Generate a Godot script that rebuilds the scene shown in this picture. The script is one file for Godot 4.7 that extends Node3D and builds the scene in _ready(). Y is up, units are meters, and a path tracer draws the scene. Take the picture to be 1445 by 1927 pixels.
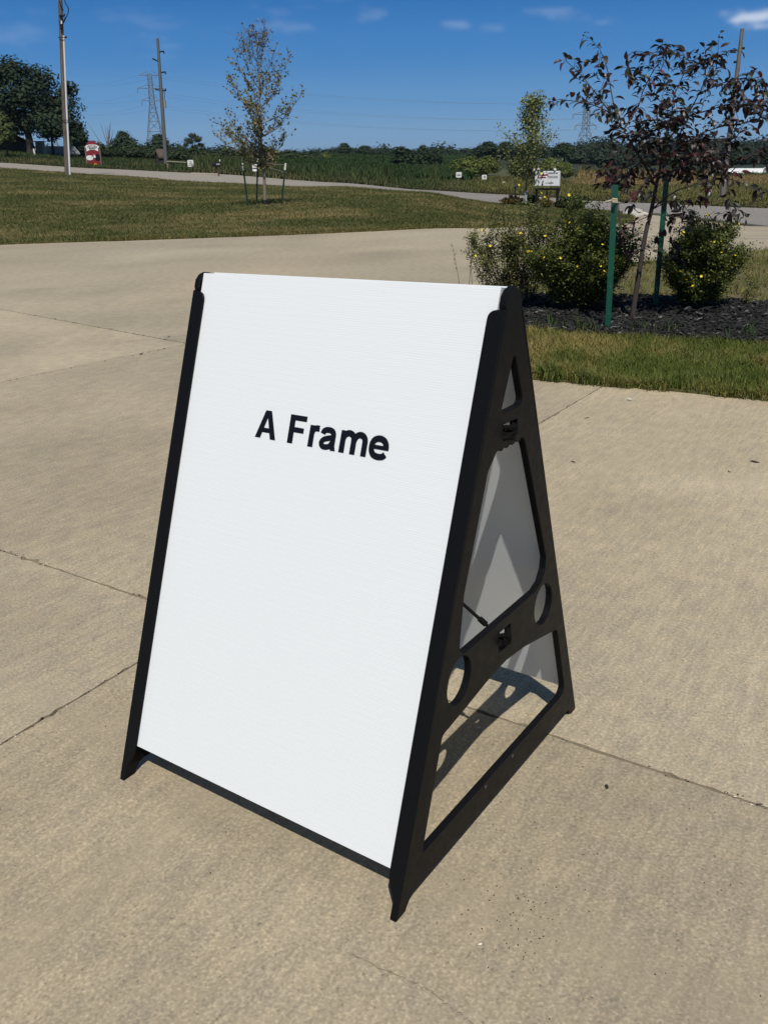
extends Node3D
# A white A-frame sign on a concrete drive, lawn, road and fields behind.

const FOC := 1703.4
const PITCH := 0.37585
const ROLL := -0.0114
const CAMH := 1.168
var right_axis: Vector3
var up_axis: Vector3
var fwd_axis: Vector3
var rng := RandomNumberGenerator.new()
var noise_a := FastNoiseLite.new()
var noise_b := FastNoiseLite.new()
var M := {}

# ---------------------------------------------------------------- mesh building
class MB:
	var v := PackedVector3Array()
	var n := PackedVector3Array()
	var c := PackedColorArray()
	var uv := PackedVector2Array()
	var ix := PackedInt32Array()

	func vert(p: Vector3, nn: Vector3, col: Color, t := Vector2.ZERO) -> int:
		v.append(p); n.append(nn); c.append(col); uv.append(t)
		return v.size() - 1

	func tri(a: Vector3, b: Vector3, d: Vector3, col := Color.WHITE) -> void:
		var nn := (d - a).cross(b - a).normalized()
		var i := vert(a, nn, col, Vector2(a.x, a.y)); vert(b, nn, col, Vector2(b.x, b.y)); vert(d, nn, col, Vector2(d.x, d.y))
		ix.append(i); ix.append(i + 1); ix.append(i + 2)

	func quad(a: Vector3, b: Vector3, d: Vector3, e: Vector3, col := Color.WHITE) -> void:
		var nn := (d - a).cross(b - a) + (e - a).cross(d - a)
		nn = nn.normalized()
		var i := vert(a, nn, col, Vector2(0, 0)); vert(b, nn, col, Vector2(1, 0)); vert(d, nn, col, Vector2(1, 1)); vert(e, nn, col, Vector2(0, 1))
		for k in [0, 1, 2, 0, 2, 3]:
			ix.append(i + k)

	func tube(pts: Array, radii: Array, sides := 6, col := Color.WHITE, cap := true) -> void:
		var m := pts.size()
		var base := v.size()
		var t0: Vector3 = (pts[1] - pts[0]).normalized()
		var side := t0.cross(Vector3(0.31, 0.17, 0.93)).normalized()
		if side.length() < 0.1:
			side = Vector3.RIGHT
		for i in m:
			var t: Vector3 = (pts[mini(i + 1, m - 1)] - pts[maxi(i - 1, 0)]).normalized()
			side = (side - t * side.dot(t)).normalized()
			var other := t.cross(side)
			for k in sides + 1:
				var a := TAU * k / sides
				var d := side * cos(a) + other * sin(a)
				vert(pts[i] + d * radii[i], d, col, Vector2(float(k) / sides, float(i) / maxf(1, m - 1)))
		for i in m - 1:
			for k in sides:
				var a := base + i * (sides + 1) + k
				var b := a + sides + 1
				for q in [a, b, a + 1, a + 1, b, b + 1]:
					ix.append(q)
		if cap:
			for e in [0, m - 1]:
				var t: Vector3 = (pts[1] - pts[0]).normalized() * -1.0 if e == 0 else (pts[m - 1] - pts[m - 2]).normalized()
				var ci := vert(pts[e], t, col)
				for k in sides + 1:
					vert(v[base + e * (sides + 1) + k], t, col)
				for k in sides:
					if e == 0:
						ix.append(ci); ix.append(ci + 1 + k); ix.append(ci + 2 + k)
					else:
						ix.append(ci); ix.append(ci + 2 + k); ix.append(ci + 1 + k)

	func box(xf: Transform3D, s: Vector3, col := Color.WHITE) -> void:
		var h := s * 0.5
		for ax in 3:
			for sg in [-1.0, 1.0]:
				var d := Vector3.ZERO; d[ax] = sg
				var u := Vector3.ZERO; u[(ax + 1) % 3] = 1.0
				var w := d.cross(u)
				var q := []
				for k in [[-1, -1], [-1, 1], [1, 1], [1, -1]]:
					q.append(xf * ((d + u * k[0] + w * k[1]) * h))
				quad(q[0], q[1], q[2], q[3], col)

	func bar(a: Vector3, b: Vector3, r: float, col := Color.WHITE) -> void:
		tube([a, b], [r, r], 4, col, false)

	# a bevelled prism of a flat outline with holes; outline lies in xy of xf, thick along -z of xf
	func prism(outer: PackedVector2Array, holes: Array, thick: float, bev: float, xf: Transform3D, col := Color.WHITE, cuts := []) -> void:
		var loops := [MB.ccw(outer)]
		for h in holes:
			loops.append(MB.ccw(h))
		var inner := []
		for k in loops.size():
			inner.append(MB.inset(loops[k], bev if k == 0 else -bev))
		# face pieces without holes
		var pieces := []
		var xs := [-100.0]; xs.append_array(cuts); xs.append(100.0)
		if holes.is_empty():
			pieces = [inner[0]]
		else:
			for k in xs.size() - 1:
				var strip := PackedVector2Array([Vector2(xs[k], -100), Vector2(xs[k + 1], -100), Vector2(xs[k + 1], 100), Vector2(xs[k], 100)])
				var now: Array = Geometry2D.intersect_polygons(inner[0], strip)
				for h in range(1, inner.size()):
					var nxt := []
					for p in now:
						nxt.append_array(Geometry2D.clip_polygons(p, inner[h]))
					now = nxt
				pieces.append_array(now)
		for side in 2:
			var z := 0.0 if side == 0 else -thick
			for p in pieces:
				var t := Geometry2D.triangulate_polygon(p)
				var pp: PackedVector2Array = p
				var ccw_ := not Geometry2D.is_polygon_clockwise(pp)
				for i in range(0, t.size(), 3):
					var a: Vector3 = xf * Vector3(pp[t[i]].x, pp[t[i]].y, z)
					var b: Vector3 = xf * Vector3(pp[t[i + 1]].x, pp[t[i + 1]].y, z)
					var d: Vector3 = xf * Vector3(pp[t[i + 2]].x, pp[t[i + 2]].y, z)
					var nn: Vector3 = xf.basis.z * (1.0 if side == 0 else -1.0)
					if ((d - a).cross(b - a)).dot(nn) < 0:
						var q := b; b = d; d = q
					tri(a, b, d, col)
		for k in loops.size():
			var lo: PackedVector2Array = loops[k]
			var li: PackedVector2Array = inner[k]
			var m := lo.size()
			for i in m:
				var j := (i + 1) % m
				if lo[i].distance_to(lo[j]) < 1e-6:
					continue
				var levels := [[li, 0.0], [lo, -bev], [lo, -thick + bev], [li, -thick]]
				for s in 3:
					var la: PackedVector2Array = levels[s][0]; var lb: PackedVector2Array = levels[s + 1][0]
					var za: float = levels[s][1]; var zb: float = levels[s + 1][1]
					var a: Vector3 = xf * Vector3(la[i].x, la[i].y, za); var b: Vector3 = xf * Vector3(la[j].x, la[j].y, za)
					var d: Vector3 = xf * Vector3(lb[j].x, lb[j].y, zb); var e: Vector3 = xf * Vector3(lb[i].x, lb[i].y, zb)
					if k == 0:
						quad(a, b, d, e, col)
					else:
						quad(b, a, e, d, col)

	static func ccw(p: PackedVector2Array) -> PackedVector2Array:
		var q := p.duplicate()
		if Geometry2D.is_polygon_clockwise(q):
			q.reverse()
		return q

	static func inset(p: PackedVector2Array, d: float) -> PackedVector2Array:
		var out := PackedVector2Array()
		var m := p.size()
		for i in m:
			var a := (p[i] - p[(i - 1 + m) % m]).normalized()
			var b := (p[(i + 1) % m] - p[i]).normalized()
			var na := Vector2(-a.y, a.x); var nb := Vector2(-b.y, b.x)
			var s := na + nb
			var l := maxf(0.35, s.length_squared() * 0.5)
			out.append(p[i] + s * d / l)
		return out

	func mesh() -> ArrayMesh:
		# turn each face so that it agrees with its normals
		for i in range(0, ix.size(), 3):
			var p := v[ix[i]]
			if (v[ix[i + 2]] - p).cross(v[ix[i + 1]] - p).dot(n[ix[i]] + n[ix[i + 1]] + n[ix[i + 2]]) < 0.0:
				var k := ix[i + 1]
				ix[i + 1] = ix[i + 2]; ix[i + 2] = k
		var a := []
		a.resize(Mesh.ARRAY_MAX)
		a[Mesh.ARRAY_VERTEX] = v; a[Mesh.ARRAY_NORMAL] = n; a[Mesh.ARRAY_COLOR] = c; a[Mesh.ARRAY_TEX_UV] = uv; a[Mesh.ARRAY_INDEX] = ix
		var am := ArrayMesh.new()
		am.add_surface_from_arrays(Mesh.PRIMITIVE_TRIANGLES, a)
		return am

# ---------------------------------------------------------------- scene helpers
func obj(called: String, shape, m: Material, parent: Node = self) -> MeshInstance3D:
	var o := MeshInstance3D.new()
	o.name = called
	o.mesh = shape.mesh() if shape is MB else shape
	o.material_override = m
	parent.add_child(o, true)
	return o

func tag(o: Node, label: String, category: String, group := "") -> Node:
	o.set_meta("label", label); o.set_meta("category", category)
	if group:
		o.set_meta("group", group)
	return o

func thing(called: String, label: String, category: String, at_ := Vector3.ZERO, turn := 0.0, group := "") -> Node3D:
	var o := Node3D.new()
	o.name = called
	add_child(o, true)
	o.position = at_; o.rotation.y = turn
	tag(o, label, category, group)
	return o

func struct(called: String, shape, m: Material, parent: Node = self) -> MeshInstance3D:
	var o := obj(called, shape, m, parent)
	if parent == self:
		o.set_meta("kind", "structure")
	return o

func scatter(called: String, mesh: Mesh, m: Material, xfs: Array, cols: Array, parent: Node = self) -> MultiMeshInstance3D:
	var mm := MultiMesh.new()
	mm.transform_format = MultiMesh.TRANSFORM_3D
	mm.use_colors = true
	mm.mesh = mesh
	mm.instance_count = xfs.size()
	for i in xfs.size():
		mm.set_instance_transform(i, xfs[i])
		mm.set_instance_color(i, cols[i])
	var o := MultiMeshInstance3D.new()
	o.name = called
	o.multimesh = mm
	o.material_override = m
	o.set_meta("kind", "stuff")
	parent.add_child(o, true)
	return o

func ray(px: float, py: float) -> Vector3:
	return right_axis * ((px - 722.5) / FOC) + up_axis * (-(py - 963.5) / FOC) + fwd_axis

func at(px: float, py: float, d: float) -> Vector3:
	var r := ray(px, py)
	return Vector3(0, CAMH, 0) + r * (d / -r.z)

func gnd(px: float, d: float, py := 300.0) -> Vector3:
	var p := at(px, py, d)
	p.y = height(p.x, p.z)
	return p

func xz(px: float, py: float, d: float) -> Vector2:
	var p := at(px, py, d)
	return Vector2(p.x, p.z)

func rr(a: float, b: float) -> float:
	return rng.randf_range(a, b)

func lin(r: float, g: float, b: float) -> Color:
	return Color(r, g, b).linear_to_srgb()

func flat(c: Color, rough := 0.7, metal := 0.0) -> StandardMaterial3D:
	var m := StandardMaterial3D.new()
	m.albedo_color = c.linear_to_srgb(); m.roughness = rough; m.metallic = metal
	m.cull_mode = BaseMaterial3D.CULL_DISABLED
	return m

func vmat(rough := 0.7, through := 0.0) -> StandardMaterial3D:
	var m := StandardMaterial3D.new()
	m.vertex_color_use_as_albedo = true; m.roughness = rough
	m.cull_mode = BaseMaterial3D.CULL_DISABLED
	if through > 0.0:
		m.backlight_enabled = true
		m.backlight = Color(through, through, through * 0.5).linear_to_srgb()
	return m

func tex(n: FastNoiseLite, size: int, ramp: Array, as_normal := false, bump := 4.0) -> NoiseTexture2D:
	var t := NoiseTexture2D.new()
	t.width = size; t.height = size; t.seamless = true; t.noise = n
	if as_normal:
		t.as_normal_map = true; t.bump_strength = bump
	else:
		var g := Gradient.new()
		g.offsets = PackedFloat32Array(ramp.map(func(r): return r[0]))
		g.colors = PackedColorArray(ramp.map(func(r): return r[1]))
		t.color_ramp = g
	return t

func fnl(sd: int, freq: float, kind := FastNoiseLite.TYPE_SIMPLEX_SMOOTH, oct := 4) -> FastNoiseLite:
	var n := FastNoiseLite.new()
	n.seed = sd; n.frequency = freq; n.noise_type = kind
	n.fractal_type = FastNoiseLite.FRACTAL_FBM if oct > 1 else FastNoiseLite.FRACTAL_NONE
	n.fractal_octaves = oct
	return n

func smooth_curve(pts: Array, per := 6) -> Array:
	var out := []
	var m := pts.size()
	for i in m - 1:
		var p0 = pts[maxi(i - 1, 0)]; var p1 = pts[i]; var p2 = pts[i + 1]; var p3 = pts[mini(i + 2, m - 1)]
		for k in per:
			out.append(p1.cubic_interpolate(p2, p0, p3, float(k) / per))
	out.append(pts[m - 1])
	return out

# ---------------------------------------------------------------- terrain
var COLS := [
	[-700.0, [[0, 0], [12, 0], [25, .2], [60, .95], [80, 1.3], [120, 2.2], [250, 3.0], [700, 3.0]]],
	[0.0, [[0, 0], [13.5, 0], [25, .12], [42, .38], [58, .67], [72, .93], [88, 1.7], [120, 1.9], [250, 2.0], [700, 1.2]]],
	[200.0, [[0, 0], [14, 0], [25, .06], [40, .17], [52, .30], [66, .47], [85, .8], [120, 1.1], [250, 1.2], [700, 1.0]]],
	[400.0, [[0, 0], [14.5, 0], [25, .02], [38, .02], [46, 0], [60, .19], [80, .3], [120, .5], [250, .6], [700, .6]]],
	[650.0, [[0, 0], [15, 0], [25, .05], [35, .07], [44, -.30], [56, -.34], [75, -.45], [150, -.2], [250, 0], [700, .2]]],
	[800.0, [[0, 0], [16, 0], [26, .02], [34, -.1], [43, -.65], [52, -.64], [75, -.9], [110, -.9], [250, -.6], [700, 0]]],
	[960.0, [[0, 0], [12, 0], [17, -.07], [26, -.35], [33, -.6], [40, -.83], [49, -.81], [75, -.93], [110, -.7], [250, -.5], [700, 0]]],
	[1150.0, [[0, 0], [12, 0], [20, -.3], [26, -.63], [38, -1.02], [46, -1.06], [60, -1.2], [100, -1.55], [150, -1.4], [250, -1.0], [700, 0]]],
	[1445.0, [[0, 0], [11, 0], [14, -.1], [22, -.6], [32, -1.22], [40, -1.11], [60, -1.3], [100, -1.5], [200, -1.5], [700, 0]]],
	[2300.0, [[0, 0], [11, 0], [14, -.1], [22, -.6], [32, -1.22], [40, -1.11], [60, -1.3], [100, -1.5], [200, -1.5], [700, 0]]],
]

func knot(k: Array, d: float) -> float:
	for i in range(1, k.size()):
		if d <= k[i][0]:
			var t: float = (d - k[i - 1][0]) / (k[i][0] - k[i - 1][0])
			return lerpf(k[i - 1][1], k[i][1], t)
	return k[k.size() - 1][1]

func height(x: float, z: float) -> float:
	var d := -z
	if d < 9.0 and x * x + z * z < 900.0:
		return 0.0
	var r := sqrt(x * x + z * z)
	var ang := clampf(atan2(x, -z), -0.70, 0.80)
	var t := tan(ang)
	var dd := r * cos(ang)
	var px := 722.5 + t * FOC / 0.94
	var i := 0
	while i < COLS.size() - 2 and px > COLS[i + 1][0]:
		i += 1
	var a: float = knot(COLS[i][1], dd)
	var b: float = knot(COLS[i + 1][1], dd)
	var s := clampf((px - COLS[i][0]) / (COLS[i + 1][0] - COLS[i][0]), 0, 1)
	var y := lerpf(a, b, s * s * (3 - 2 * s) * 0.5 + s * 0.5)
	# behind the camera and far to the sides the ground levels out
	var back := smoothstep(1.0, 2.2, absf(atan2(x, -z)))
	return y * (1.0 - back)

func sheet(poly: PackedVector2Array, cell: float, off: float, color: Callable, skirt := 0.0, uvscale := 1.0, uvturn := 0.0) -> MB:
	var mb := MB.new()
	var lo := poly[0]; var hi := poly[0]
	for p in poly:
		lo = lo.min(p); hi = hi.max(p)
	var gx0 := floori(lo.x / cell); var gx1 := ceili(hi.x / cell)
	var gy0 := floori(lo.y / cell); var gy1 := ceili(hi.y / cell)
	var made := {}
	var put := func(p: Vector2) -> int:
		var key := Vector2i(roundi(p.x * 2000), roundi(p.y * 2000))
		if made.has(key):
			return made[key]
		var e := cell * 0.5
		var y := height(p.x, p.y)
		var nn := Vector3((height(p.x - e, p.y) - height(p.x + e, p.y)) / cell, 1, (height(p.x, p.y - e) - height(p.x, p.y + e)) / cell).normalized()
		var i := mb.vert(Vector3(p.x, y + off, p.y), nn, color.call(p.x, p.y), p.rotated(uvturn) * uvscale)
		made[key] = i
		return i
	for gx in range(gx0, gx1):
		# a column first, so that each cell is cut against few points
		var col_poly := PackedVector2Array([Vector2(gx * cell, gy0 * cell), Vector2((gx + 1) * cell, gy0 * cell), Vector2((gx + 1) * cell, gy1 * cell), Vector2(gx * cell, gy1 * cell)])
		for strip in Geometry2D.intersect_polygons(poly, col_poly):
			if Geometry2D.is_polygon_clockwise(strip):
				continue
			var s0 := 1e9; var s1 := -1e9
			for p in strip:
				s0 = minf(s0, p.y); s1 = maxf(s1, p.y)
			for gy in range(floori(s0 / cell), ceili(s1 / cell)):
				var cellp := PackedVector2Array([Vector2(gx * cell, gy * cell), Vector2((gx + 1) * cell, gy * cell), Vector2((gx + 1) * cell, (gy + 1) * cell), Vector2(gx * cell, (gy + 1) * cell)])
				for q in Geometry2D.intersect_polygons(strip, cellp):
					var t := Geometry2D.triangulate_polygon(q)
					for k in range(0, t.size(), 3):
						var a: int = put.call(q[t[k]]); var b: int = put.call(q[t[k + 1]]); var d: int = put.call(q[t[k + 2]])
						var cr := (mb.v[d] - mb.v[a]).cross(mb.v[b] - mb.v[a]).y
						mb.ix.append(a)
						if cr >= 0:
							mb.ix.append(b); mb.ix.append(d)
						else:
							mb.ix.append(d); mb.ix.append(b)
	if skirt > 0.0:
		var m := poly.size()
		for i in m:
			var a := poly[i]; var b := poly[(i + 1) % m]
			var ya := height(a.x, a.y) + off; var yb := height(b.x, b.y) + off
			mb.quad(Vector3(a.x, ya, a.y), Vector3(b.x, yb, b.y), Vector3(b.x, yb - skirt, b.y), Vector3(a.x, ya - skirt, a.y), color.call(a.x, a.y))
	return mb

func inside(p: Vector2, poly: PackedVector2Array) -> bool:
	return Geometry2D.is_point_in_polygon(p, poly)

# ================================================================ the scene
func _ready() -> void:
	rng.seed = 7
	var fwd := Vector3(0, -sin(PITCH), -cos(PITCH))
	var up := Vector3(0, cos(PITCH), -sin(PITCH))
	right_axis = Vector3.RIGHT * cos(ROLL) + up * sin(ROLL)
	up_axis = up * cos(ROLL) - Vector3.RIGHT * sin(ROLL)
	fwd_axis = fwd
	var cam := Camera3D.new()
	cam.name = "camera"
	cam.transform = Transform3D(Basis(right_axis, up_axis, -fwd_axis), Vector3(0, CAMH, 0))
	cam.fov = rad_to_deg(2.0 * atan(963.5 / FOC))
	cam.near = 0.05; cam.far = 8000.0
	add_child(cam)
	cam.current = true

	var env := Environment.new()
	env.background_mode = Environment.BG_SKY
	var sky := Sky.new()
	var sm := PanoramaSkyMaterial.new()
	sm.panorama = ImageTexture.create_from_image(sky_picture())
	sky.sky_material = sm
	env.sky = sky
	env.tonemap_mode = Environment.TONE_MAPPER_LINEAR
	env.tonemap_exposure = 1.11
	env.sdfgi_enabled = true; env.ssao_enabled = true; env.ssil_enabled = true
	env.fog_enabled = true
	env.fog_density = 0.0001
	env.fog_light_color = Color(0.62, 0.72, 0.82)
	var we := WorldEnvironment.new()
	we.name = "environment"
	we.environment = env
	add_child(we)

	var sun := DirectionalLight3D.new()
	sun.name = "sun"
	sun.light_energy = 1.15
	sun.light_color = Color(1.0, 0.975, 0.935)
	sun.light_angular_distance = 0.5
	sun.shadow_enabled = true
	add_child(sun)
	sun.look_at_from_position(Vector3(0.02, 0.815, 0.58) * 50.0, Vector3.ZERO)

	noise_a = fnl(11, 0.9, FastNoiseLite.TYPE_SIMPLEX_SMOOTH, 4)
	noise_b = fnl(23, 0.12, FastNoiseLite.TYPE_SIMPLEX_SMOOTH, 4)
	materials()
	ground_and_paving()
	lawns()
	far_land()
	far_trees()
	towers_and_poles()
	buildings()
	roadside()
	bed_planting()
	crabapple()
	staked_tree()
	young_tree()
	a_frame_sign()
	debris()

func sky_picture() -> Image:
	# clear summer sky by elevation, dimmed and greyed above the view for neutral shadows, with thin cirrus and a few small clouds; linear values
	var w := 2048; var h := 1024
	var im := Image.create(w, h, false, Image.FORMAT_RGBF)
	im.fill(Color(0.17, 0.16, 0.13))
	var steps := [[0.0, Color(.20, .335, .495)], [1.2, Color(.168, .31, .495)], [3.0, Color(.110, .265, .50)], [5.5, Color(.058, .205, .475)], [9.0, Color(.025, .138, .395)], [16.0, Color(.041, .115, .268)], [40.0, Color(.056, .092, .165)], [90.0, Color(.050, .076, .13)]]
	var n := fnl(5, 1.0, FastNoiseLite.TYPE_SIMPLEX_SMOOTH, 5)
	var n2 := fnl(9, 1.0, FastNoiseLite.TYPE_SIMPLEX_SMOOTH, 3)
	# [azimuth, elevation, half width, half height, strength] in degrees
	var puffs := [[20.8, 6.42, 2.5, 0.50, 1.0], [4.25, 6.66, 0.9, 0.17, 0.22], [6.5, 6.5, 1.2, 0.13, 0.12], [9.6, 7.2, 1.6, 0.22, 0.15], [11.2, 6.9, 1.6, 0.2, 0.15], [12.6, 6.68, 1.1, 0.15, 0.17], [-5.4, 6.7, 1.9, 0.36, 0.11], [-0.65, 7.35, 1.0, 0.5, 0.12], [-20, 6.2, 3.5, 0.4, 0.07], [60, 9, 5, 1.0, 0.6], [-70, 8, 6, 0.9, 0.5], [120, 10, 5, 1.0, 0.6], [-140, 9, 6, 1.0, 0.5], [170, 8, 5, 0.8, 0.5]]
	for j in range(0, h / 2):
		var el := 90.0 - (j + 0.5) * 180.0 / h
		var c := Color()
		for k in steps.size() - 1:
			if el >= steps[k][0] and el <= steps[k + 1][0]:
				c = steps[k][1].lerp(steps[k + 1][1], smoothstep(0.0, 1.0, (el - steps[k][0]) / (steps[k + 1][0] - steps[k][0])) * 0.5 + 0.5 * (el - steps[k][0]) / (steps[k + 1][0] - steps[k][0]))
		for i in w:
			var az := (i + 0.5) * 360.0 / w
			if az > 180.0:
				az -= 360.0
			var a := 0.0
			if el < 50.0:
				var ca := cos(deg_to_rad(az)); var sa := sin(deg_to_rad(az))
				var v := (n.get_noise_3d(sa * 9.0, el * 0.55, ca * 9.0) + n.get_noise_3d(sa * 26.0 + 50.0, el * 2.4 - az * 0.10, ca * 26.0)) * 0.45 + 0.5
				var big := n2.get_noise_3d(sa * 2.2, el * 0.09 + 30.0, ca * 2.2) * 0.5 + 0.5
				a = 0.12 * smoothstep(0.5, 0.8, v) * smoothstep(0.54, 0.78, big) * smoothstep(2.0, 7.0, el)
				if el < 12.0:
					for p in puffs:
						var dx: float = (az - p[0]) / p[2]; var dy: float = (el - p[1]) / p[3]
						var q := 1.0 - dx * dx - dy * dy
						if q > -0.6:
							a += p[4] * smoothstep(-0.4, 1.0, q + (v - 0.5) * 3.4 - 0.1) * 0.8
			im.set_pixel(i, j, c.lerp(Color(0.62, 0.68, 0.78), minf(a, 0.75)))
	return im

# ---------------------------------------------------------------- materials
func materials() -> void:
	M.concrete = concrete()
	M.joint = flat(Color(0.07, 0.06, 0.045), 0.95)
	var gn := fnl(31, 0.03, FastNoiseLite.TYPE_SIMPLEX_SMOOTH, 5)
	var road := vmat(0.9)
	road.albedo_texture = tex(gn, 512, [[0.0, Color(0.80, 0.80, 0.80)], [0.5, Color(0.93, 0.93, 0.93)], [1.0, Color(1, 1, 1)]])
	M.road = road
	var soil := vmat(0.95)
	soil.albedo_texture = tex(fnl(37, 0.05, FastNoiseLite.TYPE_SIMPLEX_SMOOTH, 5), 512, [[0.0, Color(0.62, 0.62, 0.62)], [0.5, Color(0.85, 0.85, 0.85)], [1.0, Color(1, 1, 1)]])
	M.soil = soil
	M.grass = vmat(0.75, 0.35)
	M.leaf = vmat(0.6, 0.4)
	M.farleaf = vmat(0.8, 0.2)
	M.bark = vmat(0.9)
	var wood := flat(Color(0.20, 0.168, 0.145), 0.9)
	wood.uv1_triplanar = true; wood.uv1_scale = Vector3(3, 0.25, 3)
	wood.albedo_texture = tex(fnl(41, 0.02, FastNoiseLite.TYPE_SIMPLEX_SMOOTH, 4), 256, [[0.0, Color(0.6, 0.6, 0.6)], [1.0, Color(1, 1, 1)]])
	M.wood = wood
	M.white = flat(Color(0.78, 0.78, 0.76), 0.5)
	M.steel = flat(Color(0.30, 0.32, 0.34), 0.55, 0.3)
	M.galv = flat(Color(0.20, 0.21, 0.22), 0.6, 0.2)
	M.dark = flat(Color(0.010, 0.010, 0.011), 0.5)
	M.dark.metallic_specular = 0.3
	M.ink = flat(Color(0.007, 0.008, 0.014), 0.5)
	M.ink.metallic_specular = 0.25
	var hd := flat(Color(0.0055, 0.0060, 0.0072), 0.5)
	hd.metallic_specular = 0.24
	var pn := fnl(43, 0.25, FastNoiseLite.TYPE_SIMPLEX_SMOOTH, 3)
	hd.uv1_triplanar = true; hd.uv1_scale = Vector3(6, 6, 6)
	hd.heightmap_enabled = false
	hd.roughness_texture = tex(fnl(47, 0.02, FastNoiseLite.TYPE_SIMPLEX_SMOOTH, 4), 256, [[0.0, Color(0.75, 0.75, 0.75)], [1.0, Color(1, 1, 1)]])
	hd.normal_enabled = true; hd.normal_scale = 0.25
	hd.normal_texture = tex(pn, 256, [], true, 3.0)
	M.plastic = hd
	var green := flat(Color(0.003, 0.066, 0.043), 0.45)
	M.green = green
	M.green_dark = flat(Color(0.004, 0.024, 0.014), 0.5)
	M.red = flat(Color(0.21, 0.011, 0.020), 0.6)
	M.yellow = flat(Color(0.75, 0.50, 0.05), 0.6)
	# fluted plastic board: fine horizontal flutes, uneven
	var im := Image.create(64, 1024, false, Image.FORMAT_L8)
	var fn := fnl(53, 0.05, FastNoiseLite.TYPE_SIMPLEX_SMOOTH, 2)
	for y in 1024:
		for x in 64:
			var s := 0.5 + 0.30 * sin(TAU * y / 8.0) + 0.3 * fn.get_noise_2d(x * 1.5, y * 3.0) + 0.12 * fn.get_noise_2d(7.0, y * 9.0)
			im.set_pixel(x, y, Color(s, s, s))
	var board := flat(Color(0.87, 0.915, 0.945), 0.38)
	board.heightmap_enabled = true; board.heightmap_scale = 0.019
	board.heightmap_texture = ImageTexture.create_from_image(im)
	board.uv1_triplanar = true
	board.uv1_scale = Vector3(2.0, 2.0, 2.0)
	board.backlight_enabled = true
	board.backlight = Color(0.56, 0.555, 0.54)
	M.board = board

func concrete() -> StandardMaterial3D:
	var s := 2048
	var a := fnl(61, 0.35, FastNoiseLite.TYPE_VALUE, 1).get_seamless_image(s, s)
	var b := fnl(62, 0.085, FastNoiseLite.TYPE_SIMPLEX_SMOOTH, 4).get_seamless_image(s, s)
	var e := fnl(63, 0.11, FastNoiseLite.TYPE_SIMPLEX, 2).get_seamless_image(s, s)
	var st := fnl(64, 0.05, FastNoiseLite.TYPE_SIMPLEX_SMOOTH, 3).get_seamless_image(s, 256)
	st.resize(s, s, Image.INTERPOLATE_CUBIC)
	var cells := fnl(65, 0.012, FastNoiseLite.TYPE_SIMPLEX_SMOOTH, 3).get_seamless_image(s, s)
	for q in [a, b, e, st, cells]:
		q.convert(Image.FORMAT_L8)
	var da := a.get_data(); var db := b.get_data(); var de := e.get_data(); var ds := st.get_data(); var dc := cells.get_data()
	var out := PackedByteArray(); out.resize(s * s * 3)
	var hgt := PackedByteArray(); hgt.resize(s * s)
	for i in s * s:
		var g := da[i] - 128; var bl := db[i] - 128; var md := de[i] - 128; var sk := ds[i] - 128; var lo := dc[i] - 128
		var f := 201.0 + g * 0.095 + bl * 0.085 + md * 0.10 + sk * 0.095 + lo * 0.07
		if md > 58 and bl > -10:
			f += 12.0
		if g < -112 and md < -34:
			f -= 50.0
		var warm := lo * 0.014 + bl * 0.006
		out[i * 3] = int(clampf(f + warm, 0, 255))
		out[i * 3 + 1] = int(clampf(f * 0.926, 0, 255))
		out[i * 3 + 2] = int(clampf(f * 0.785 - warm * 1.3, 0, 255))
		hgt[i] = int(clampf(128 + g * 0.2 + bl * 0.25 + md * 0.5 + sk * 0.3, 0, 255))
	var m := vmat(0.88)
	m.albedo_texture = ImageTexture.create_from_image(Image.create_from_data(s, s, false, Image.FORMAT_RGB8, out))
	m.heightmap_enabled = true
	m.heightmap_scale = 0.10
	m.heightmap_texture = ImageTexture.create_from_image(Image.create_from_data(s, s, false, Image.FORMAT_L8, hgt))
	return m

# ---------------------------------------------------------------- ground, drive, road
var drive := PackedVector2Array()
var island := PackedVector2Array()
var lawn := PackedVector2Array()
var road_near := []
var road_far := []
var mulch := PackedVector2Array()

func line_cut(p: Vector2, dir: Vector2, keep_left: bool, gap: float, rough: float, sd: int) -> PackedVector2Array:
	# a huge half plane whose edge is a slightly ragged saw cut
	var nrm := Vector2(-dir.y, dir.x) * (1.0 if keep_left else -1.0)
	var out := PackedVector2Array()
	var nz := fnl(sd, 9.0, FastNoiseLite.TYPE_SIMPLEX, 4)
	out.append(p - dir * 60.0)
	for i in 520:
		var s := -5.2 + i * 0.02
		out.append(p + dir * s + nrm * (gap * 0.5 + absf(nz.get_noise_1d(s)) * rough * 0.5 + rough * 7.0 * pow(absf(nz.get_noise_1d(s * 1.7 + 31.0)), 3.0)))
	out.append(p + dir * 60.0)
	out.append(p + dir * 60.0 + nrm * 90.0)
	out.append(p - dir * 60.0 + nrm * 90.0)
	return out

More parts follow.
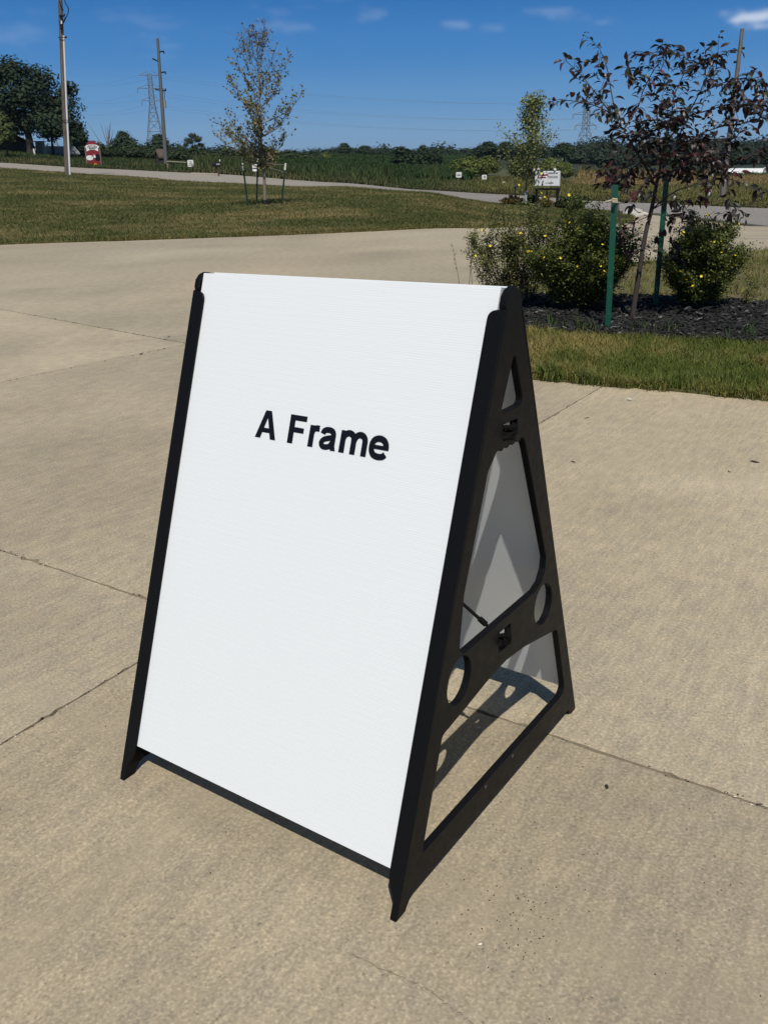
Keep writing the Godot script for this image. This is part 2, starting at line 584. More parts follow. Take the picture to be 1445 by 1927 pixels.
func ground_and_paving() -> void:
	road_near = []
	for q in [[-420, 316, 78], [-200, 316, 68], [0, 316, 58], [200, 330, 52], [400, 345, 46], [650, 355, 44], [800, 366, 43], [960, 387, 40], [1150, 400, 38], [1445, 430, 32], [1750, 455, 27], [2100, 490, 23]]:
		road_near.append(xz(q[0], q[1], q[2]))
	road_far = []
	for q in [[-420, 302, 96], [-200, 303, 84], [0, 305, 72], [200, 318, 66], [400, 327, 60], [650, 345, 56], [800, 359, 52], [960, 368, 49], [1150, 382, 46], [1445, 395, 40], [1750, 415, 34], [2100, 440, 29]]:
		road_far.append(xz(q[0], q[1], q[2]))
	road_near = smooth_curve(road_near, 5); road_far = smooth_curve(road_far, 5)

	island = PackedVector2Array([Vector2(0.70, -5.0), Vector2(0.82, -4.93), Vector2(1.42, -4.68), Vector2(1.93, -4.41), Vector2(9, -1.1), Vector2(12, -6), Vector2(9.5, -13.5)])
	for q in [[1445, 468, 11.98], [1384, 475, 11.57], [1280, 486, 10.9], [1193, 496, 10.5]]:
		island.append(xz(q[0], q[1], q[2]))
	island.append_array(PackedVector2Array([Vector2(1.9, -9.9), Vector2(1.1, -8.9), Vector2(0.72, -7.9), Vector2(0.5, -6.5), Vector2(0.52, -5.5)]))
	var lawn_edge := [Vector2(-34, -5), Vector2(-16, -10.7), xz(0, 461, 13.77), xz(300, 451, 14.38), xz(600, 440, 15.15), xz(800, 435, 16.0), xz(1000, 430, 17.6), xz(1100, 425, 20.8), xz(1160, 422.5, 24.0), xz(1186, 421.5, 26.5), xz(1193, 417, 29.5), xz(1190, 411, 33.5)]
	lawn_edge = smooth_curve(lawn_edge, 5)
	drive = PackedVector2Array([Vector2(-34, 14)])
	for p in lawn_edge:
		drive.append(p)
	var apron := [xz(1192, 409.5, 35.2), xz(1300, 418, 33.2), xz(1445, 432, 30.8), xz(1750, 460, 25.5), xz(2100, 496, 21.5)]
	drive.append_array(PackedVector2Array(smooth_curve(apron, 4)))
	drive.append_array(PackedVector2Array([Vector2(34, -14), Vector2(34, 14)]))

	# the land: one sheet from here to the horizon
	struct("ground", land(), M.soil)

	# dark bed of the joints
	var bed := sheet(PackedVector2Array([Vector2(-14, 5), Vector2(14, 5), Vector2(14, -9), Vector2(-14, -9)]), 2.0, -0.028, func(_x, _z): return Color(0.07, 0.06, 0.045))
	struct("joint_bed", bed, M.soil)

	# the slabs of the drive
	var pav := Node3D.new()
	pav.name = "concrete_drive"
	add_child(pav)
	pav.set_meta("kind", "structure")
	var cf0 := Vector2(0.35, -1.64); var cf := Vector2(1.96, 1.27).normalized()
	var de0 := Vector2(0.71, -4.03); var de := Vector2(2.01, -3.14).normalized()
	var k := Vector2(-1.30, -6.08)
	var a_dir := Vector2(1.95, 1.66).normalized()
	var whole: Array = Geometry2D.clip_polygons(drive, island)
	var right_half := func(p, dir, left, gap, rough, sd): return line_cut(p, dir, left, gap, rough, sd)
	# the far slab lies beyond the line A - K - J
	var j := Vector2(0.66, -5.02)
	var far_poly := PackedVector2Array([k - a_dir * 60.0])
	var nz := fnl(91, 14.0, FastNoiseLite.TYPE_SIMPLEX, 3)
	for i in 120:
		var s := -4.8 + i * 0.04
		far_poly.append(k + a_dir * s + Vector2(a_dir.y, -a_dir.x) * (0.005 + absf(nz.get_noise_1d(s)) * 0.004))
	far_poly.append_array(PackedVector2Array([k, j, j + Vector2(1.5, -0.4), Vector2(60, -20), Vector2(60, -80), Vector2(-80, -80)]))
	var b_dir := (Vector2(-2.15, -5.01) - k).normalized()
	var wedge := PackedVector2Array([k - a_dir * 0.014 + b_dir * 0.008, k - a_dir * 60.0 + b_dir * 0.008, k - a_dir * 0.014 + b_dir * 60.0])
	var sets := [
		["far", [[far_poly, true]]],
		["wedge", [[wedge, true]]],
		["left", [[far_poly, false], [wedge, false], [line_cut(cf0, cf, false, 0.0045, 0.0040, 71), true], [line_cut(de0, de, false, 0.0040, 0.0035, 73), true]]],
		["right", [[far_poly, false], [line_cut(cf0, cf, false, 0.0045, 0.0040, 71), true], [line_cut(de0, de, true, 0.0040, 0.0035, 74), true]]],
		["near_left", [[far_poly, false], [wedge, false], [line_cut(cf0, cf, true, 0.0045, 0.0040, 72), true], [line_cut(de0, de, false, 0.0040, 0.0035, 73), true]]],
		["near", [[line_cut(cf0, cf, true, 0.0045, 0.0040, 72), true], [line_cut(de0, de, true, 0.0040, 0.0035, 74), true]]],
	]
	var near_box := PackedVector2Array([Vector2(-34, 14), Vector2(34, 14), Vector2(34, -9.0), Vector2(-34, -9.0)])
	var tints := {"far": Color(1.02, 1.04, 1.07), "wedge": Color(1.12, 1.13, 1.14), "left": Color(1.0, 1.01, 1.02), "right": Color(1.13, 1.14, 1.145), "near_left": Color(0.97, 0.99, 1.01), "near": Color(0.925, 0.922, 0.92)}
	for s in sets:
		var polys := whole
		for q in s[1]:
			var nxt := []
			for p in polys:
				nxt.append_array(Geometry2D.intersect_polygons(p, q[0]) if q[1] else Geometry2D.clip_polygons(p, Geometry2D.offset_polygon(q[0], 0.006)[0]))
			polys = nxt
		for p in polys:
			if Geometry2D.is_polygon_clockwise(p) or absf(area(p)) < 0.02:
				continue
			var tint: Color = tints[s[0]]
			var shade := func(x: float, z: float) -> Color:
				var v := 1.0 + 0.19 * noise_b.get_noise_2d(x * 4.0, z * 4.0) + 0.10 * noise_a.get_noise_2d(x * 2.2, z * 2.2)
				# old damp stains and worn pale patches
				v -= 0.10 * smoothstep(0.16, 0.42, noise_b.get_noise_2d(x * 5.5 + 200.0, z * 5.5 + 60.0))
				v += 0.07 * smoothstep(0.18, 0.40, noise_b.get_noise_2d(x * 7.0 - 90.0, z * 7.0 + 10.0))
				# broad drag marks across the far drive
				v += 0.16 * noise_b.get_noise_2d(x * 1.3 + 40.0, z * 15.0) * smoothstep(-5.0, -8.0, z)
				var w := 0.018 * noise_b.get_noise_2d(x * 2.0 + 90.0, z * 2.0)
				v *= 0.62
				return Color(tint.r * (v + w), tint.g * v, tint.b * (v - w * 1.4))
			var far := PackedVector2Array()
			# fine cells close by, coarse ones beyond
			for piece in Geometry2D.intersect_polygons(p, near_box):
				if absf(area(piece)) > 0.01:
					struct("concrete_slab", sheet(piece, 0.2, 0.0, shade, 0.02, 1.0 / 2.4, -0.57), M.concrete, pav)
			for piece in Geometry2D.clip_polygons(p, near_box):
				if absf(area(piece)) > 0.01:
					struct("concrete_slab", sheet(piece, 0.6, 0.0, shade, 0.02, 1.0 / 2.4, -0.57), M.concrete, pav)
	# the pale gutter strip where the drive meets the road
	var gut := PackedVector2Array()
	var g1 := smooth_curve(apron, 4)
	for p in g1:
		gut.append(p + Vector2(0, 0.05))
	for i in range(g1.size() - 1, -1, -1):
		var w: float = 1.1
		gut.append(g1[i] + Vector2(0.35, w))
	struct("gutter", sheet(gut, 0.6, 0.006, func(x, z): return Color(0.74, 0.74, 0.73) * (1.0 + 0.1 * noise_a.get_noise_2d(x, z)), 0.03, 1.0 / 2.4, 0.4), M.concrete)

	# road, a strip between its two edges
	var rp := PackedVector2Array(road_near)
	for i in range(road_far.size() - 1, -1, -1):
		rp.append(road_far[i])
	struct("road", sheet(rp, 1.5, 0.012, func(x: float, z: float) -> Color:
		var warm := smoothstep(4.0, -8.0, x)
		var v := 1.0 + 0.10 * noise_b.get_noise_2d(x * 1.3, z * 3.0) + 0.08 * noise_a.get_noise_2d(x * 1.1, z * 1.1)
		return Color(lerpf(0.285, 0.36, warm), lerpf(0.262, 0.325, warm), lerpf(0.235, 0.265, warm)) * v, 0.05, 0.5), M.road)
	# a little concrete curb end at the tip of the lawn
	var cp := gnd(1190, 33.5, 410)
	var ce := thing("curb_end", "rounded white concrete curb end at the tip of the far lawn", "curb", cp, 0.5)
	var cm := MB.new()
	var prof := []
	for i in 9:
		var a := PI * i / 8.0
		prof.append(Vector2(-cos(a) * 0.26, sin(a) * 0.24))
	for i in 8:
		for zz in [-0.25, 0.25]:
			cm.tri(Vector3(0, 0, zz), Vector3(prof[i].x, prof[i].y, zz), Vector3(prof[i + 1].x, prof[i + 1].y, zz))
		cm.quad(Vector3(prof[i].x, prof[i].y, -0.25), Vector3(prof[i + 1].x, prof[i + 1].y, -0.25), Vector3(prof[i + 1].x, prof[i + 1].y, 0.25), Vector3(prof[i].x, prof[i].y, 0.25))
	obj("curb_block", cm, flat(Color(0.58, 0.56, 0.52), 0.8), ce)
	var lip := MB.new()
	lip.tube([Vector3(0.24, 0.02, 0), Vector3(0.42, 0.05, 0.1), Vector3(0.62, 0.02, 0.15)], [0.08, 0.07, 0.04], 6)
	obj("curb_nose", lip, flat(Color(0.5, 0.48, 0.44), 0.8), ce)

	# a hairline crack in the slab in front of the sign
	var ck := MB.new()
	var pa := []
	for q in [[650, 1790], [735, 1832], [800, 1860], [842, 1893], [905, 1935], [990, 1990]]:
		var r := ray(q[0], q[1])
		var p := r * (CAMH / -r.y)
		pa.append(Vector2(p.x, p.z))
	pa = smooth_curve(pa, 16)
	var cz := fnl(97, 60.0, FastNoiseLite.TYPE_SIMPLEX, 3)
	for i in pa.size() - 1:
		var o0 := Vector2(cz.get_noise_1d(i * 0.05), cz.get_noise_1d(i * 0.05 + 9.0)) * 0.005
		var o1 := Vector2(cz.get_noise_1d((i + 1) * 0.05), cz.get_noise_1d((i + 1) * 0.05 + 9.0)) * 0.005
		var w := 0.00035 + 0.0004 * absf(cz.get_noise_1d(i * 0.21 + 40.0))
		var a0: Vector2 = pa[i] + o0; var b0: Vector2 = pa[i + 1] + o1
		ck.quad(Vector3(a0.x, 0.0012, a0.y - w), Vector3(b0.x, 0.0012, b0.y - w), Vector3(b0.x, 0.0012, b0.y + w), Vector3(a0.x, 0.0012, a0.y + w), Color(0.16, 0.12, 0.085))
	struct("crack", ck, M.bark, pav)

	# lawn outline, between drive and road
	lawn = PackedVector2Array()
	for p in lawn_edge:
		lawn.append(p)
	var rn := road_near.duplicate()
	rn.reverse()
	for p in rn:
		if p.x / -p.y < xz(1185, 405, 30).x / 30.0:
			lawn.append(p)
	lawn.append(Vector2(-60, -40))

	# mulch bed on the island
	var mb := [Vector2(0.78, -6.35), Vector2(1.04, -6.28), Vector2(1.53, -6.04), Vector2(2.01, -5.87), Vector2(2.45, -5.72), Vector2(3.2, -5.55), Vector2(4.4, -5.8), Vector2(4.8, -6.7), Vector2(4.0, -7.45), Vector2(3.07, -7.35), Vector2(2.9, -7.5), Vector2(2.5, -7.7), Vector2(2.0, -7.75), Vector2(1.5, -7.9), Vector2(1.0, -7.95), Vector2(0.78, -7.4), Vector2(0.78, -6.35)]
	mulch = PackedVector2Array(smooth_curve(mb, 4))
	mulch.remove_at(mulch.size() - 1)

func area(p: PackedVector2Array) -> float:
	var s := 0.0
	for i in p.size():
		s += p[i].cross(p[(i + 1) % p.size()])
	return s * 0.5

func land_color(x: float, z: float) -> Color:
	var d := -z
	var n := noise_b.get_noise_2d(x * 0.7, z * 0.7)
	var f := noise_a.get_noise_2d(x * 0.6, z * 0.6)
	var green := Color(0.040, 0.058, 0.020)
	var tan_ := Color(0.155, 0.125, 0.060)
	var t := x / maxf(d, 1.0)
	var c := green.lerp(tan_, clampf(0.45 + n * 0.9, 0, 1))
	if d > 50.0:
		var rightness := smoothstep(0.02, 0.16, t)
		var band := smoothstep(70.0, 78.0, d) * (1.0 - smoothstep(108.0, 116.0, d))
		c = Color(0.035, 0.055, 0.018).lerp(Color(0.11, 0.115, 0.038), rightness)
		c = c.lerp(Color(0.24, 0.175, 0.085), smoothstep(0.19, 0.23, t) * band * 0.9)
		c = c.lerp(Color(0.022, 0.038, 0.014), smoothstep(112.0, 135.0, d))
	return c * (1.0 + 0.35 * f)

func land() -> MB:
	var mb := MB.new()
	var radii := [0.3]
	var r := 0.6
	while r < 4200.0:
		radii.append(r)
		r += maxf(0.7, minf(r * 0.045, 400.0)) if r < 200.0 else r * 0.09
	var angs := []
	for i in 150:
		angs.append(lerpf(-0.72, 0.72, i / 150.0))
	for i in 60:
		angs.append(lerpf(0.72, TAU - 0.72, i / 60.0))
	var m := angs.size()
	for q in radii:
		for a in angs:
			var x: float = sin(a) * q; var z: float = -cos(a) * q
			var e := maxf(0.3, q * 0.01)
			var nn := Vector3((height(x - e, z) - height(x + e, z)) / (2 * e), 1, (height(x, z - e) - height(x, z + e)) / (2 * e)).normalized()
			mb.vert(Vector3(x, height(x, z) - 0.055, z), nn, land_color(x, z), Vector2(x, z) * 0.25)
	for i in radii.size() - 1:
		for k in m:
			var a0 := i * m + k; var a1 := i * m + (k + 1) % m
			for q in [a0, a0 + m, a1, a1, a0 + m, a1 + m]:
				mb.ix.append(q)
	for k in range(1, m - 1):
		mb.ix.append(0); mb.ix.append(k); mb.ix.append(k + 1)
	return mb

# ---------------------------------------------------------------- grass
func tuft(sd: int, blades: int, h: float, spread: float, w: float, lean: float) -> ArrayMesh:
	var r := RandomNumberGenerator.new(); r.seed = sd
	var mb := MB.new()
	for i in blades:
		var a := r.randf() * TAU
		var b := Vector3(cos(a), 0, sin(a)) * r.randf() * spread
		var la := r.randf() * TAU
		var ln := Vector3(cos(la), 0, sin(la)) * r.randf_range(0.1, 1.0) * lean
		var hh := h * r.randf_range(0.5, 1.1)
		var side := Vector3(-sin(la + 0.6), 0, cos(la + 0.6)) * w
		var mid := b + ln * 0.35 + Vector3(0, hh * 0.6, 0)
		var top := b + ln + Vector3(0, hh, 0)
		var t := r.randf_range(0.75, 1.25)
		var col := Color(t, t, t * 0.95)
		var nn := (Vector3(0, 1.1, 0) + ln.normalized() * 0.3).normalized()
		var i0 := mb.vert(b - side, nn, col); mb.vert(b + side, nn, col); mb.vert(mid + side * 0.75, nn, col); mb.vert(mid - side * 0.75, nn, col); mb.vert(top, nn, col)
		for k in [0, 1, 2, 0, 2, 3, 3, 2, 4]:
			mb.ix.append(i0 + k)
	return mb.mesh()

func placed(p: Vector3, s: float, sy := 1.0) -> Transform3D:
	return Transform3D(Basis(Vector3.UP, rng.randf() * TAU).scaled(Vector3(s, s * sy, s)), p)

func lawns() -> void:
	var soil_col := func(x: float, z: float) -> Color:
		var n := noise_b.get_noise_2d(x * 2.0, z * 2.0) + 0.5 * noise_a.get_noise_2d(x, z)
		return Color(0.10, 0.105, 0.032).lerp(Color(0.22, 0.18, 0.075), clampf(0.4 + n, 0, 1))
	struct("lawn", sheet(lawn, 0.8, 0.02, soil_col, 0.07, 0.5), M.soil)
	struct("island_turf", sheet(island, 0.4, 0.012, soil_col, 0.05, 0.8), M.soil)

	# blades of the far lawn
	var xfs := [[], [], []]; var cols := [[], [], []]
	var cnt := 0
	for i in 400000:
		if cnt >= 80000:
			break
		var d := 12.5 + 60.0 * pow(rng.randf(), 2.1)
		var px := rr(-60, 1230)
		var p := gnd(px, d, 380)
		if not inside(Vector2(p.x, p.z), lawn):
			continue
		cnt += 1
		var n := noise_b.get_noise_2d(p.x * 2.0, p.z * 2.0) + 0.6 * noise_a.get_noise_2d(p.x * 1.3, p.z * 1.3)
		var dry := clampf(0.24 + n * 1.25 + rr(-0.28, 0.28), 0, 1)
		var c := Color(0.105, 0.128, 0.034).lerp(Color(0.30, 0.255, 0.115), dry)
		var k := rng.randi() % 3
		var s := rr(0.7, 1.25) * (1.0 + d * 0.018)
		xfs[k].append(placed(p + Vector3(0, 0.01, 0), s, rr(0.6, 1.1)))
		cols[k].append(c * rr(0.75, 1.2))
	for k in 3:
		scatter("lawn_grass", tuft(100 + k, 7, 0.045, 0.065, 0.0042, 0.045), M.grass, xfs[k], cols[k])

	# ragged fringe along the edge of the lawn, over the concrete
	# blades of the island close by
	xfs = [[], [], []]; cols = [[], [], []]
	for i in 52000:
		var p2: Vector2
		var z := -4.2 - 2.6 * pow(rng.randf(), 1.0)
		p2 = Vector2(rr(0.62, 4.2), z)
		if i % 5 == 0:
			p2 = Vector2(rr(1.0, 7.5), rr(-12.0, -7.0))
		if not inside(p2, island) or inside(p2, mulch):
			continue
		var n := noise_b.get_noise_2d(p2.x * 6.0, p2.y * 6.0) * 0.9 + 0.7 * noise_a.get_noise_2d(p2.x * 3.0, p2.y * 3.0)
		var dry := clampf(0.30 + n * 1.2 + rr(-0.3, 0.3), 0, 1)
		if p2.y < -7.6:
			dry = clampf(dry + 0.2, 0, 1)
		if dry > 0.93 and rng.randf() < 0.6:
			continue
		var c := Color(0.120, 0.165, 0.024).lerp(Color(0.42, 0.33, 0.125), dry * 0.85)
		var k := rng.randi() % 3
		var tall := 1.0 + 0.7 * maxf(0.0, noise_a.get_noise_2d(p2.x * 2.0 + 30.0, p2.y * 2.0))
		xfs[k].append(placed(Vector3(p2.x, height(p2.x, p2.y) + 0.008, p2.y), rr(0.7, 1.2), tall * rr(0.7, 1.2)))
		cols[k].append(c * rr(0.7, 1.25))
	for k in 3:
		scatter("island_grass", tuft(110 + k, 6, 0.052, 0.024, 0.0017, 0.055), M.grass, xfs[k], cols[k])

	# a ragged fringe that leans over the edge of the concrete
	xfs = [[], [], []]; cols = [[], [], []]
	for i in 1500:
		var x := rr(0.72, 3.4)
		var z := -4.93 + (x - 0.82) * 0.459 if x < 1.93 else -4.41 + (x - 1.93) * 0.468
		var q := noise_a.get_noise_1d(x * 6.0)
		if q < -0.15:
			continue
		var k := rng.randi() % 3
		var clump := smoothstep(0.05, 0.35, noise_a.get_noise_1d(x * 2.3 + 5.0))
		var b := Basis.from_euler(Vector3(rr(0.0, 0.5), rng.randf() * TAU, 0.0)).scaled(Vector3(1, rr(0.6, 1.2) * (1.0 + clump * 0.9), 1))
		xfs[k].append(Transform3D(b, Vector3(x, 0.006, z - rr(-0.012, 0.05))))
		cols[k].append(Color(0.10, 0.155, 0.022).lerp(Color(0.42, 0.33, 0.125), clampf(0.3 - clump * 0.3 + rr(-0.3, 0.4), 0, 1)) * rr(0.7, 1.2))
	for i in 2600:
		var u := rng.randf()
		var j := int(u * 29.0)
		if j + 1 >= lawn.size():
			continue
		var p: Vector2 = lawn[j].lerp(lawn[j + 1], rng.randf()) + Vector2(rr(-0.03, 0.03), rr(-0.12, 0.03))
		if absf(p.x) > 12.0:
			continue
		var k := rng.randi() % 3
		xfs[k].append(placed(Vector3(p.x, height(p.x, p.y) + 0.01, p.y), rr(1.0, 1.8), rr(0.5, 1.0)))
		cols[k].append(Color(0.085, 0.115, 0.025).lerp(Color(0.34, 0.28, 0.12), rng.randf()) * rr(0.7, 1.2))
	for k in 3:
		scatter("edge_grass", tuft(115 + k, 6, 0.055, 0.03, 0.0019, 0.06), M.grass, xfs[k], cols[k])
	# mulch
	struct("mulch_bed", sheet(mulch, 0.25, 0.035, func(x, z): return Color(0.012, 0.011, 0.011) * (1.0 + 0.4 * noise_a.get_noise_2d(x * 5, z * 5)), 0.05), M.soil)
	var chips := []
	for v in 4:
		var mb := MB.new()
		var r := RandomNumberGenerator.new(); r.seed = 300 + v
		var pts := []
		for k in 6:
			var a := TAU * k / 6.0
			pts.append(Vector3(cos(a) * 0.03 * r.randf_range(0.7, 1.2), r.randf_range(-0.002, 0.003), sin(a) * 0.008 * r.randf_range(0.6, 1.3)))
		for k in 6:
			mb.tri(Vector3(0, 0.004, 0), pts[k], pts[(k + 1) % 6])
			mb.quad(pts[k], pts[(k + 1) % 6], pts[(k + 1) % 6] * Vector3(1, 1, 1) - Vector3(0, 0.006, 0), pts[k] - Vector3(0, 0.006, 0))
		chips.append(mb.mesh())
	xfs = [[], [], [], []]; cols = [[], [], [], []]
	for i in 15000:
		var p := Vector2(rr(0.75, 4.9), rr(-8.0, -5.5))
		if not inside(p, mulch):
			continue
		var k := rng.randi() % 4
		var b := Basis.from_euler(Vector3(rr(-0.6, 0.6), rng.randf() * TAU, rr(-0.5, 0.5))).scaled(Vector3.ONE * rr(0.5, 1.25))
		xfs[k].append(Transform3D(b, Vector3(p.x, height(p.x, p.y) + 0.038 + rng.randf() * 0.022, p.y)))
		var g := 0.006 + 0.010 * rng.randf()
		if rng.randf() < 0.07:
			g = rr(0.04, 0.16)
		cols[k].append(Color(g * 1.04, g, g * 0.97))
	for k in 4:
		scatter("mulch_chips", chips[k], vmat(0.75), xfs[k], cols[k])
	# weeds sprouting in the mulch
	xfs = []; cols = []
	for q in [[1.22, -6.35, 16, 0.20], [1.38, -6.25, 10, 0.12], [1.95, -6.15, 7, 0.12], [2.35, -5.95, 7, 0.10], [1.8, -6.2, 5, 0.1], [2.75, -5.85, 6, 0.15]]:
		for i in q[2]:
			xfs.append(placed(Vector3(q[0] + rr(-q[3], q[3]), 0.04, q[1] + rr(-q[3], q[3]) * 0.6), rr(0.8, 1.6), rr(0.8, 1.8)))
			cols.append(Color(0.035, 0.062, 0.016) * rr(0.7, 1.4))
	scatter("mulch_weeds", tuft(120, 7, 0.055, 0.03, 0.0022, 0.05), M.grass, xfs, cols)

# ---------------------------------------------------------------- far land
func far_land() -> void:
	# tall grass beyond the road
	var t1 := [tuft(200, 14, 0.75, 0.30, 0.016, 0.22), tuft(201, 14, 0.7, 0.35, 0.013, 0.30)]
	var xfs := [[], []]; var cols := [[], []]
	for i in 42000:
		var px := rr(-80, 1530)
		var d := 41.0 + 75.0 * pow(rng.randf(), 1.2)
		var p := gnd(px, d, 340)
		var far_edge := 1e9
		# beyond the far edge of the road here?
		var t: float = p.x / d
		var prev: Vector2 = road_far[0]
		var lim := 1e9
		for q in road_far:
			if q.x / -q.y >= t:
				lim = lerpf(-prev.y, -q.y, clampf((t - prev.x / -prev.y) / maxf(1e-5, q.x / -q.y - prev.x / -prev.y), 0, 1))
				break
			prev = q
		if d < lim + 0.7 or (px > 830 and px < 1085 and d > 89.0):
			continue
		var right := smoothstep(780.0, 980.0, px)
		var band := smoothstep(70.0, 78.0, d) * (1.0 - smoothstep(108.0, 116.0, d)) * smoothstep(1040.0, 1120.0, px)
		var near_road := 1.0 - smoothstep(0.0, 5.0, d - lim)
		var h := lerpf(1.0, 0.32, right)
		if px > 520 and px < 800:
			h = 0.95 if d < 78 else 0.5
		if px < 370:
			h = 0.40
		if px > 740 and px < 1060 and d < 78.0:
			h = 0.4
		if px > 830 and px < 1085 and d > 70.0:
			h = 0.22
		h *= lerpf(1.0, 0.4, near_road)
		if d > 100.0 and px > 1080:
			h = 1.3 if px < 1340 else 0.45
		var c := Color(0.046, 0.078, 0.020).lerp(Color(0.165, 0.165, 0.050), right)
		c = c.lerp(Color(0.33, 0.235, 0.115), band * 0.85)
		c = c.lerp(Color(0.13, 0.115, 0.05), near_road * 0.55)
		if d > 104.0 and px > 1080:
			c = Color(0.034, 0.056, 0.020)
		var n := noise_b.get_noise_2d(p.x * 0.8, p.z * 0.8)
		if n > 0.12:
			c = c.lerp(Color(0.17, 0.15, 0.065), (n - 0.12) * 1.6)
		var k := rng.randi() % 2
		xfs[k].append(placed(p + Vector3(0, -0.03, 0), rr(0.8, 1.4), h * rr(0.6, 1.15)))
		cols[k].append(c * rr(0.7, 1.3))
	for k in 2:
		scatter("tall_grass", t1[k], M.grass, xfs[k], cols[k])
	# the planted field, a flat dark green crop
	xfs = []; cols = []
	for i in 24000:
		var d := 80.0 + 190.0 * pow(rng.randf(), 1.3)
		var px := rr(470, 880)
		var p := gnd(px, d, 310)
		xfs.append(placed(p, rr(0.9, 1.3) * (1.0 + (d - 84.0) * 0.008), 1.25))
		cols.append(Color(0.036, 0.080, 0.018) * rr(0.8, 1.2))
	scatter("crop_field", tuft(210, 18, 0.45, 0.6, 0.05, 0.35), M.grass, xfs, cols)
	# pale gravel tracks leading off the road
	for q in [[[806, 341, 78], [838, 344, 76], [876, 350, 70], [876, 351, 68.5], [838, 346.5, 73.5], [806, 343.5, 75.5]], [[360, 326.5, 60.5], [412, 331, 59.5], [412, 334, 57.5], [360, 330, 58]]]:
		var pp := PackedVector2Array()
		for s in q:
			pp.append(xz(s[0], s[1], s[2]))
		struct("gravel_path", sheet(pp, 1.0, 0.10 if q[0][0] > 500 else 0.05, func(_x, _z): return Color(0.42, 0.36, 0.27), 0.15), M.road)

# ---------------------------------------------------------------- trees
func crown_mesh(sd: int, lobes: Array, count: int, leaf: float, base: Color, tip: Color, hollow := 0.55) -> ArrayMesh:
	# leaf sprays spread through several lobes; sizes relative to a tree one metre tall
	var r := RandomNumberGenerator.new(); r.seed = sd
	var nz := fnl(sd, 3.0, FastNoiseLite.TYPE_SIMPLEX_SMOOTH, 3)
	var mb := MB.new()
	var total := 0.0
	for l in lobes:
		total += l[3] * l[3]
	for l in lobes:
		var k := int(count * l[3] * l[3] / total)
		for i in k:
			var dir := Vector3(r.randfn(), r.randfn(), r.randfn()).normalized()
			var rad: float = pow(r.randf(), hollow) * (1.0 + 0.45 * nz.get_noise_3dv(dir * 0.9 + Vector3(l[0], l[1], l[2]) * 7.0))
			var p := Vector3(l[0], l[1], l[2]) + dir * rad * Vector3(l[3], l[4], l[3])
			var hue := clampf(0.5 + nz.get_noise_3dv(p * 2.5) * 0.9 + r.randf_range(-0.35, 0.35), 0, 1)
			var c := base.lerp(tip, hue) * r.randf_range(0.8, 1.2)
			var nn := (dir + Vector3(r.randf_range(-0.6, 0.6), r.randf_range(-0.2, 0.9), r.randf_range(-0.6, 0.6))).normalized()
			var a := nn.cross(Vector3(r.randf() - 0.5, r.randf() - 0.5, r.randf() - 0.5)).normalized() * leaf * r.randf_range(0.5, 1.1)
			var b := nn.cross(a).normalized() * leaf * r.randf_range(0.35, 0.9)
			var i0 := mb.vert(p - a, nn, c); mb.vert(p + b * 0.8 - a * 0.2, nn, c); mb.vert(p + a + nn * leaf * 0.2, nn, c); mb.vert(p - b + a * 0.2, nn, c)
			for q in [0, 1, 2, 0, 2, 3]:
				mb.ix.append(i0 + q)
	return mb.mesh()

func limbs_mesh(sd: int, lobes: Array, trunk_top: float, rad: float) -> ArrayMesh:
	var r := RandomNumberGenerator.new(); r.seed = sd
	var mb := MB.new()
	var col := Color(0.045, 0.036, 0.026)
	mb.tube([Vector3(0, -0.02, 0), Vector3(0.004, trunk_top * 0.5, 0.003), Vector3(-0.004, trunk_top, 0)], [rad * 1.3, rad, rad * 0.8], 7, col)
	for l in lobes:
		var e := Vector3(l[0], l[1], l[2])
		var s := Vector3(0, trunk_top * r.randf_range(0.6, 0.98), 0)
		var mid := s.lerp(e, 0.5) + Vector3(r.randf_range(-0.02, 0.02), 0.03, r.randf_range(-0.02, 0.02))
		mb.tube([s, mid, e + Vector3(0, l[4] * 0.5, 0)], [rad * 0.55, rad * 0.35, rad * 0.1], 5, col)
		for k in 4:
			var tip := e + Vector3(r.randfn() * l[3] * 0.5, l[4] * r.randf_range(0.0, 0.8), r.randfn() * l[3] * 0.5)
			mb.tube([mid.lerp(e, 0.4), tip], [rad * 0.22, rad * 0.05], 4, col, false)
	return mb.mesh()

